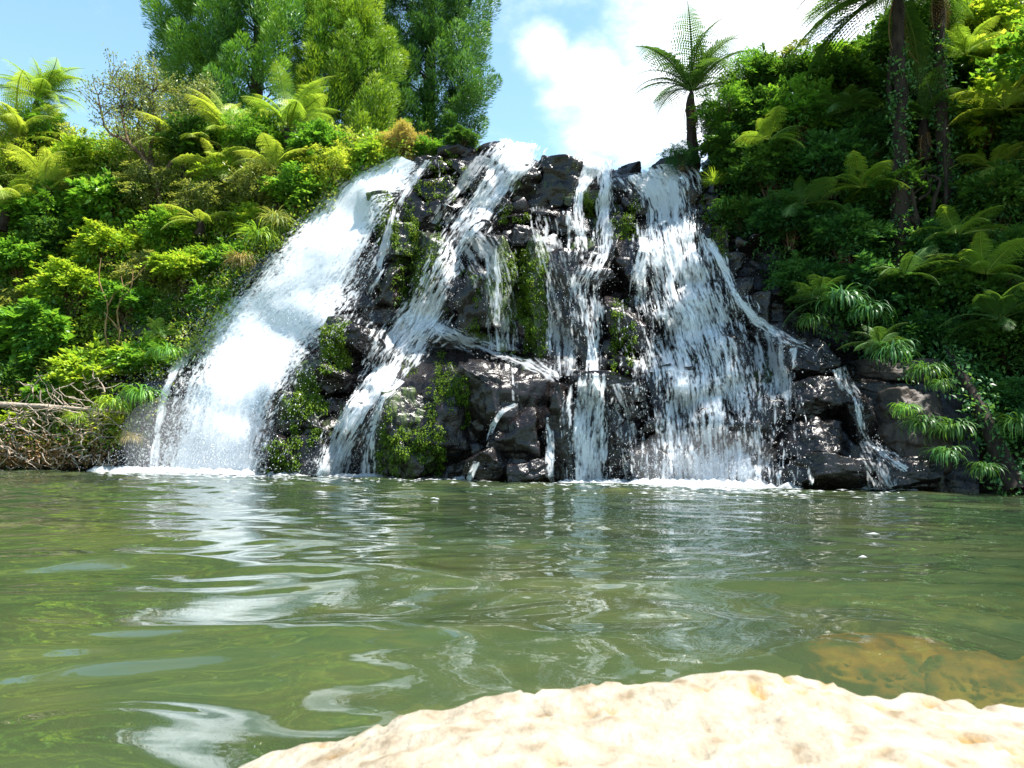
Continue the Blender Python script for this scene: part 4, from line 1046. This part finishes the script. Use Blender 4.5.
# trunks, roots
def stick(pts, D, r0, r1, mat, label, name, cat, rough=.3, extra=()):
    o_ = P(pts[0][0], pts[0][1], D); mb = MB()
    for pp, ra, rb in [(pts, r0, r1)] + list(extra):
        w = np.array([P(q[0], q[1], D + (q[2] if len(q) > 2 else 0)) for q in pp]) - o_
        tube(mb, spline(w[:, [0, 2, 1]], 14)[:, [0, 2, 1]], np.linspace(ra, rb, 14), 9, rough=rough, seed=len(label))
    o = mb.build(name, M[mat]); o.location = o_; return tag(o, label, cat)
stick([(1016, 492, -.3), (1002, 458, 0), (985, 420, .3), (962, 375, .9), (948, 350, 1.7), (940, 335, 2.6)], 14.1, .19, .05, 'bark_dark', 'thick brown trunk leaning left over the rocks on the right', 'leaning_trunk', 'trunk')
lt_ = [o for o in col.objects if o.name == 'leaning_trunk'][0]; r = np.random.default_rng(44); mb = MB(); tv_ = np.empty(len(lt_.data.vertices) * 3, np.float32); lt_.data.vertices.foreach_get('co', tv_); tv_ = tv_.reshape(-1, 3)
q = tv_[r.integers(0, len(tv_), 420)] + r.normal(0, .11, (420, 3))
leaves(mb, np.repeat(q, 4, 0) + r.normal(0, .06, (1680, 3)), rdir(1680, r) + [0, -.4, -.4], rdir(1680, r) + [0, -.5, .6], .1 * r.uniform(.5, 1.3, 1680), .05, r.random(1680))
mb.build('creeper', M['deep'], lt_)
stick([(918, 235), (912, 195), (905, 160), (900, 120)], 17.3, .08, .035, 'bark_dark', 'tangle of brown roots and bare stems in the right bank', 'root_tangle', 'roots', .4,
      [([(930, 232), (934, 200), (940, 180), (925, 176), (912, 190)], .05, .03), ([(945, 225), (946, 180), (944, 140), (946, 120)], .05, .03), ([(905, 228), (896, 190), (898, 160)], .05, .02), ([(918, 200), (930, 190), (925, 170)], .04, .02), ([(915, 225), (908, 210), (912, 196), (924, 186), (940, 178)], .035, .02)])
stick([(900, 150), (892, 118), (889, 80), (893, 40)], 18.3, .07, .05, 'bark_dark', 'second slim dark trunk beside the tall fern trunk', 'slim_trunk', 'trunk')
stick([(940, 135), (935, 110), (926, 78)], 18.0, .03, .015, 'bark_pale', 'short pale dead stem in front of the dead frond skirt', 'dead_stem', 'branch')

for row in [
 (714, 186, 22, 'lime', 'vivid lime grass tuft on the right end of the crest', 19.3, 2),
 (842, 300, 44, 'deep', 'long hanging grass clump over the ledge right of the falls', 16.2, 1),
 (868, 312, 36, 'deep', 'second hanging grass clump, right of the longer one', 15.9, 1),
 (952, 430, 42, 'dark', 'flax like clump with drooping blades over the right waterline', 14.6, 1),
 (922, 425, 32, 'dark', 'leafy blade clump on top of the big brownish rock', 14.2, 1),
 (1018, 425, 38, 'dark', 'pale bladed clump at the right edge just above the water', 13.9, 1),
 (940, 385, 20, 'dark', 'small drooping tuft in front of the leaning trunk', 14.2, 1),
 (985, 470, 26, 'dark', 'low tuft at the right waterline under the leaning trunk', 13.5, 1),
 (724, 205, 20, 'mid', 'hanging green tuft under the vivid lime one', 19.0, 1),
 (892, 352, 36, 'deep', 'hanging tuft over the flat pale topped ledge rock', 15.0, 1),
 (925, 372, 34, 'dark', 'hanging tuft left of the leaning trunk, above the big brownish rock', 14.7, 1),
 (945, 455, 30, 'deep', 'low spreading tuft at the water right of the big brownish rock', 14.2, 1),
 (905, 410, 24, 'mid', 'small bright leafy tuft on the face of the big brownish rock', 14.1, 1),
 (812, 322, 26, 'dark', 'short tuft hanging in the dark hollow beside the slanting rill', 16.3, 1)]:
    tussock(*row)

# ------------------------------------------------------------------ undergrowth that reads as one mass
def undergrowth(name, n, xr, yr, inside, Dfun, mats, seed, L, label):
    r = np.random.default_rng(seed)
    for mi, mat in enumerate(mats):
        mb = MB(); x = r.uniform(*xr, n); y = r.uniform(*yr, n); k = inside(x, y) & ((fbm(x / 26, y / 22, mi * 9., seed + mi, 3)) > .44)
        x, y = x[k], y[k]; per = 34
        c = P(x, y, Dfun(x, y) - r.uniform(-.2, 1.0, len(x)))
        c = np.repeat(c, per, 0); q = rdir(len(c), r); pos = c + q * r.uniform(.1, .36, (len(c), 1))
        v = np.clip(np.repeat(r.normal(.45, .17, len(x)), per) + r.normal(0, .12, len(c)), 0, 1)
        leaves(mb, pos, unit(q + [0, -.4, -.2] + r.normal(0, .4, q.shape)), unit(np.array([0, -.3, 1]) + q * .6), L * r.uniform(.6, 1.3, len(c)), L * .5, v)
        tag(mb.build(name, M[mat]), label, 'undergrowth', kind='stuff')
undergrowth('undergrowth', 3600, (-250, 430), (120, 455), lambda x, y: (y > topL(x) - 6) & (y < edgeL(x) - 8), lambda x, y: Dleft(x, y) + .25, ['mid', 'lime', 'yellow', 'olive'], 501, .12, 'mixed leafy undergrowth covering the left bank')
undergrowth('undergrowth', 2600, (715, 1300), (-150, 470), lambda x, y: (y > topR(x) - 4) & (y < np.interp(x, [715, 760, 830, 900, 1300], [215, 265, 330, 380, 460])), lambda x, y: Dright(x, y) + .25, ['deep', 'dark', 'deep'], 502, .11, 'mixed leafy undergrowth covering the right bank')

# hanging moss on the wet faces: parts of the cliff and of the boulders
def moss_on(parent, regions, n, seed):
    r = np.random.default_rng(seed); mb = MB(); inv = parent.matrix_world.inverted()
    Pp, Nn = [], []
    for (x0, y0, x1, y1, w) in regions:
        for k in range(int(n * w)):
            x, y = r.uniform(x0, x1), r.uniform(y0, y1)
            if fbm(x / 9, y / 26, 0, seed, 2) < .47: continue
            h = cast(x, y)
            if h[0] is None: continue
            Pp.append(h[0][:]); Nn.append(h[1][:])
    if not Pp: return
    Pp, Nn = np.array(Pp), np.array(Nn); Nn = np.where((Nn[:, 1:2] > 0), -Nn, Nn); per = 12
    p = np.repeat(Pp, per, 0); nn = np.repeat(Nn, per, 0); p = p + r.normal(0, .035, p.shape)
    leaves(mb, p, unit(nn * .55 + [0, 0, -.75] + r.normal(0, .35, p.shape)), unit(nn + [0, 0, .6] + r.normal(0, .3, p.shape)), r.uniform(.03, .085, len(p)), .028, np.clip(np.repeat(r.normal(.4, .2, len(Pp)), per) + r.normal(0, .1, len(p)), 0, 1))
    mb.build('moss', M['moss'], parent)
moss_on(cliff, [(376,196,396,246,.8),(392,215,442,306,1.6),(440,270,480,334,.6),(500,248,532,352,1.6),(524,250,548,356,.8),(576,186,602,218,.8),(500,205,545,222,.4),(612,196,640,240,.5),(702,188,728,262,.9),(430,150,470,200,.5),(612,300,634,372,.5),(404,180,430,240,.5)], 330, 601)
for k, regs in {0: [(322,322,350,372,1)], 1: [(296,364,326,412,1)], 2: [(284,392,320,446,.8)], 3: [(262,440,300,470,.4)], 6: [(404,352,446,396,.5),(436,360,470,430,1.2)], 7: [(378,404,444,474,1.6)]}.items():
    moss_on(boulder_of[k], regs, 330, 620 + k)

# ------------------------------------------------------------------ mist hanging at the foot of the falls
m, nt, N, L, out = nodes('mist'); pv = N('ShaderNodeVolumePrincipled'); pv.inputs['Color'].default_value = (.97, .98, 1, 1); pv.inputs['Density'].default_value = .11
L(pv.outputs[0], out.inputs['Volume']); M['mist'] = m
for px, py, D_, hx, hy, hz, lab in [(200, 445, 18.9, 1.9, 1.0, 1.2, 'thin mist drifting at the foot of the broadest fall'), (705, 462, 15.4, 1.5, .6, .7, 'thin mist at the foot of the wide bluish fall')]:
    p_, F_ = cube_sphere(12); u_ = unit(p_); mb = MB(); mb.add(u_ * (1 + .35 * (fbm(u_[:, 0] * 1.5, u_[:, 1] * 1.5, u_[:, 2] * 1.5 + px, 3, 2) - .5))[:, None] * [hx, hy, hz], F_)
    o = mb.build('mist', M['mist'], smooth=True); o.location = P(px, py, D_); tag(o, lab, 'mist', kind='stuff')

# ------------------------------------------------------------------ light
SUN = np.array([.38, -.06, .9]); SUN = SUN / np.linalg.norm(SUN)
el, az = math.asin(SUN[2]), math.atan2(SUN[0], SUN[1])
sd = bpy.data.lights.new('sun', 'SUN'); sd.energy = 5.0; sd.angle = R(.5); sd.color = (1, .955, .88)
so = bpy.data.objects.new('sun', sd); col.objects.link(so); so.location = (30, 5, 60)
so.rotation_euler = Vector(-SUN).to_track_quat('-Z', 'Y').to_euler()

w = bpy.data.worlds.new('World'); scene.world = w; w.use_nodes = True; nt = w.node_tree; nt.nodes.clear()
def WN(t): return nt.nodes.new(t)
sky = WN('ShaderNodeTexSky'); sky.sky_type = 'NISHITA'; sky.sun_disc = False; sky.sun_elevation = el; sky.sun_rotation = az
sky.air_density = 1.0; sky.dust_density = .4; sky.ozone_density = 1.0
tc = WN('ShaderNodeTexCoord'); nz = WN('ShaderNodeTexNoise'); nz.inputs['Scale'].default_value = 5.5; nz.inputs['Detail'].default_value = 7; nz.inputs['Roughness'].default_value = .6
mp = WN('ShaderNodeMapping'); mp.inputs['Scale'].default_value = (1, 1, 1.7)
nt.links.new(tc.outputs['Generated'], mp.inputs[0]); nt.links.new(mp.outputs[0], nz.inputs['Vector'])
def cloud_dir(px, py):
    d = P(px, py, 50.) - CAM; return tuple(d / np.linalg.norm(d))
last = None
for (px, py, lo, hi, amp) in [(740, 40, .987, .9985, .42), (810, 0, .975, .998, .44), (542, 55, .9990, .9999, .22), (590, 100, .9968, .9997, .30), (640, 112, .997, .9998, .20)]:
    vm = WN('ShaderNodeVectorMath'); vm.operation = 'DOT_PRODUCT'; vm.inputs[1].default_value = cloud_dir(px, py); nt.links.new(tc.outputs['Generated'], vm.inputs[0])
    mr = WN('ShaderNodeMapRange'); mr.inputs[1].default_value = lo; mr.inputs[2].default_value = hi; mr.inputs[3].default_value = 0; mr.inputs[4].default_value = amp; nt.links.new(vm.outputs['Value'], mr.inputs[0])
    if last is None: last = mr.outputs[0]
    else:
        mx = WN('ShaderNodeMath'); mx.operation = 'MAXIMUM'; nt.links.new(last, mx.inputs[0]); nt.links.new(mr.outputs[0], mx.inputs[1]); last = mx.outputs[0]
ad = WN('ShaderNodeMath'); ad.operation = 'ADD'; nt.links.new(last, ad.inputs[0]); nt.links.new(nz.outputs['Fac'], ad.inputs[1])
mr = WN('ShaderNodeMapRange'); mr.interpolation_type = 'SMOOTHSTEP'; mr.inputs[1].default_value = .56; mr.inputs[2].default_value = 1.04; nt.links.new(ad.outputs[0], mr.inputs[0])
cm = WN('ShaderNodeMix'); cm.data_type = 'RGBA'; cm.inputs[7].default_value = (8, 8, 8.2, 1)
nt.links.new(mr.outputs[0], cm.inputs[0]); tn = WN('ShaderNodeMix'); tn.data_type = 'RGBA'; tn.blend_type = 'MULTIPLY'; tn.inputs[0].default_value = 1; tn.inputs[7].default_value = (1.14, 1.28, 1.14, 1)
nt.links.new(sky.outputs[0], tn.inputs[6]); nt.links.new(tn.outputs[2], cm.inputs[6])
bg = WN('ShaderNodeBackground'); bg.inputs['Strength'].default_value = .105; nt.links.new(cm.outputs[2], bg.inputs[0])
wo = WN('ShaderNodeOutputWorld'); nt.links.new(bg.outputs[0], wo.inputs[0])

scene.view_settings.view_transform = 'Standard'; scene.view_settings.look = 'None'
scene.view_settings.gamma = 1; scene.view_settings.exposure = 1.42
c = scene.cycles if hasattr(scene, 'cycles') else None
if c:
    c.max_bounces = 7; c.diffuse_bounces = 3; c.glossy_bounces = 3; c.transmission_bounces = 5; c.transparent_max_bounces = 16
    c.use_denoising = True; c.caustics_reflective = False; c.caustics_refractive = False
    c.sample_clamp_indirect = 6
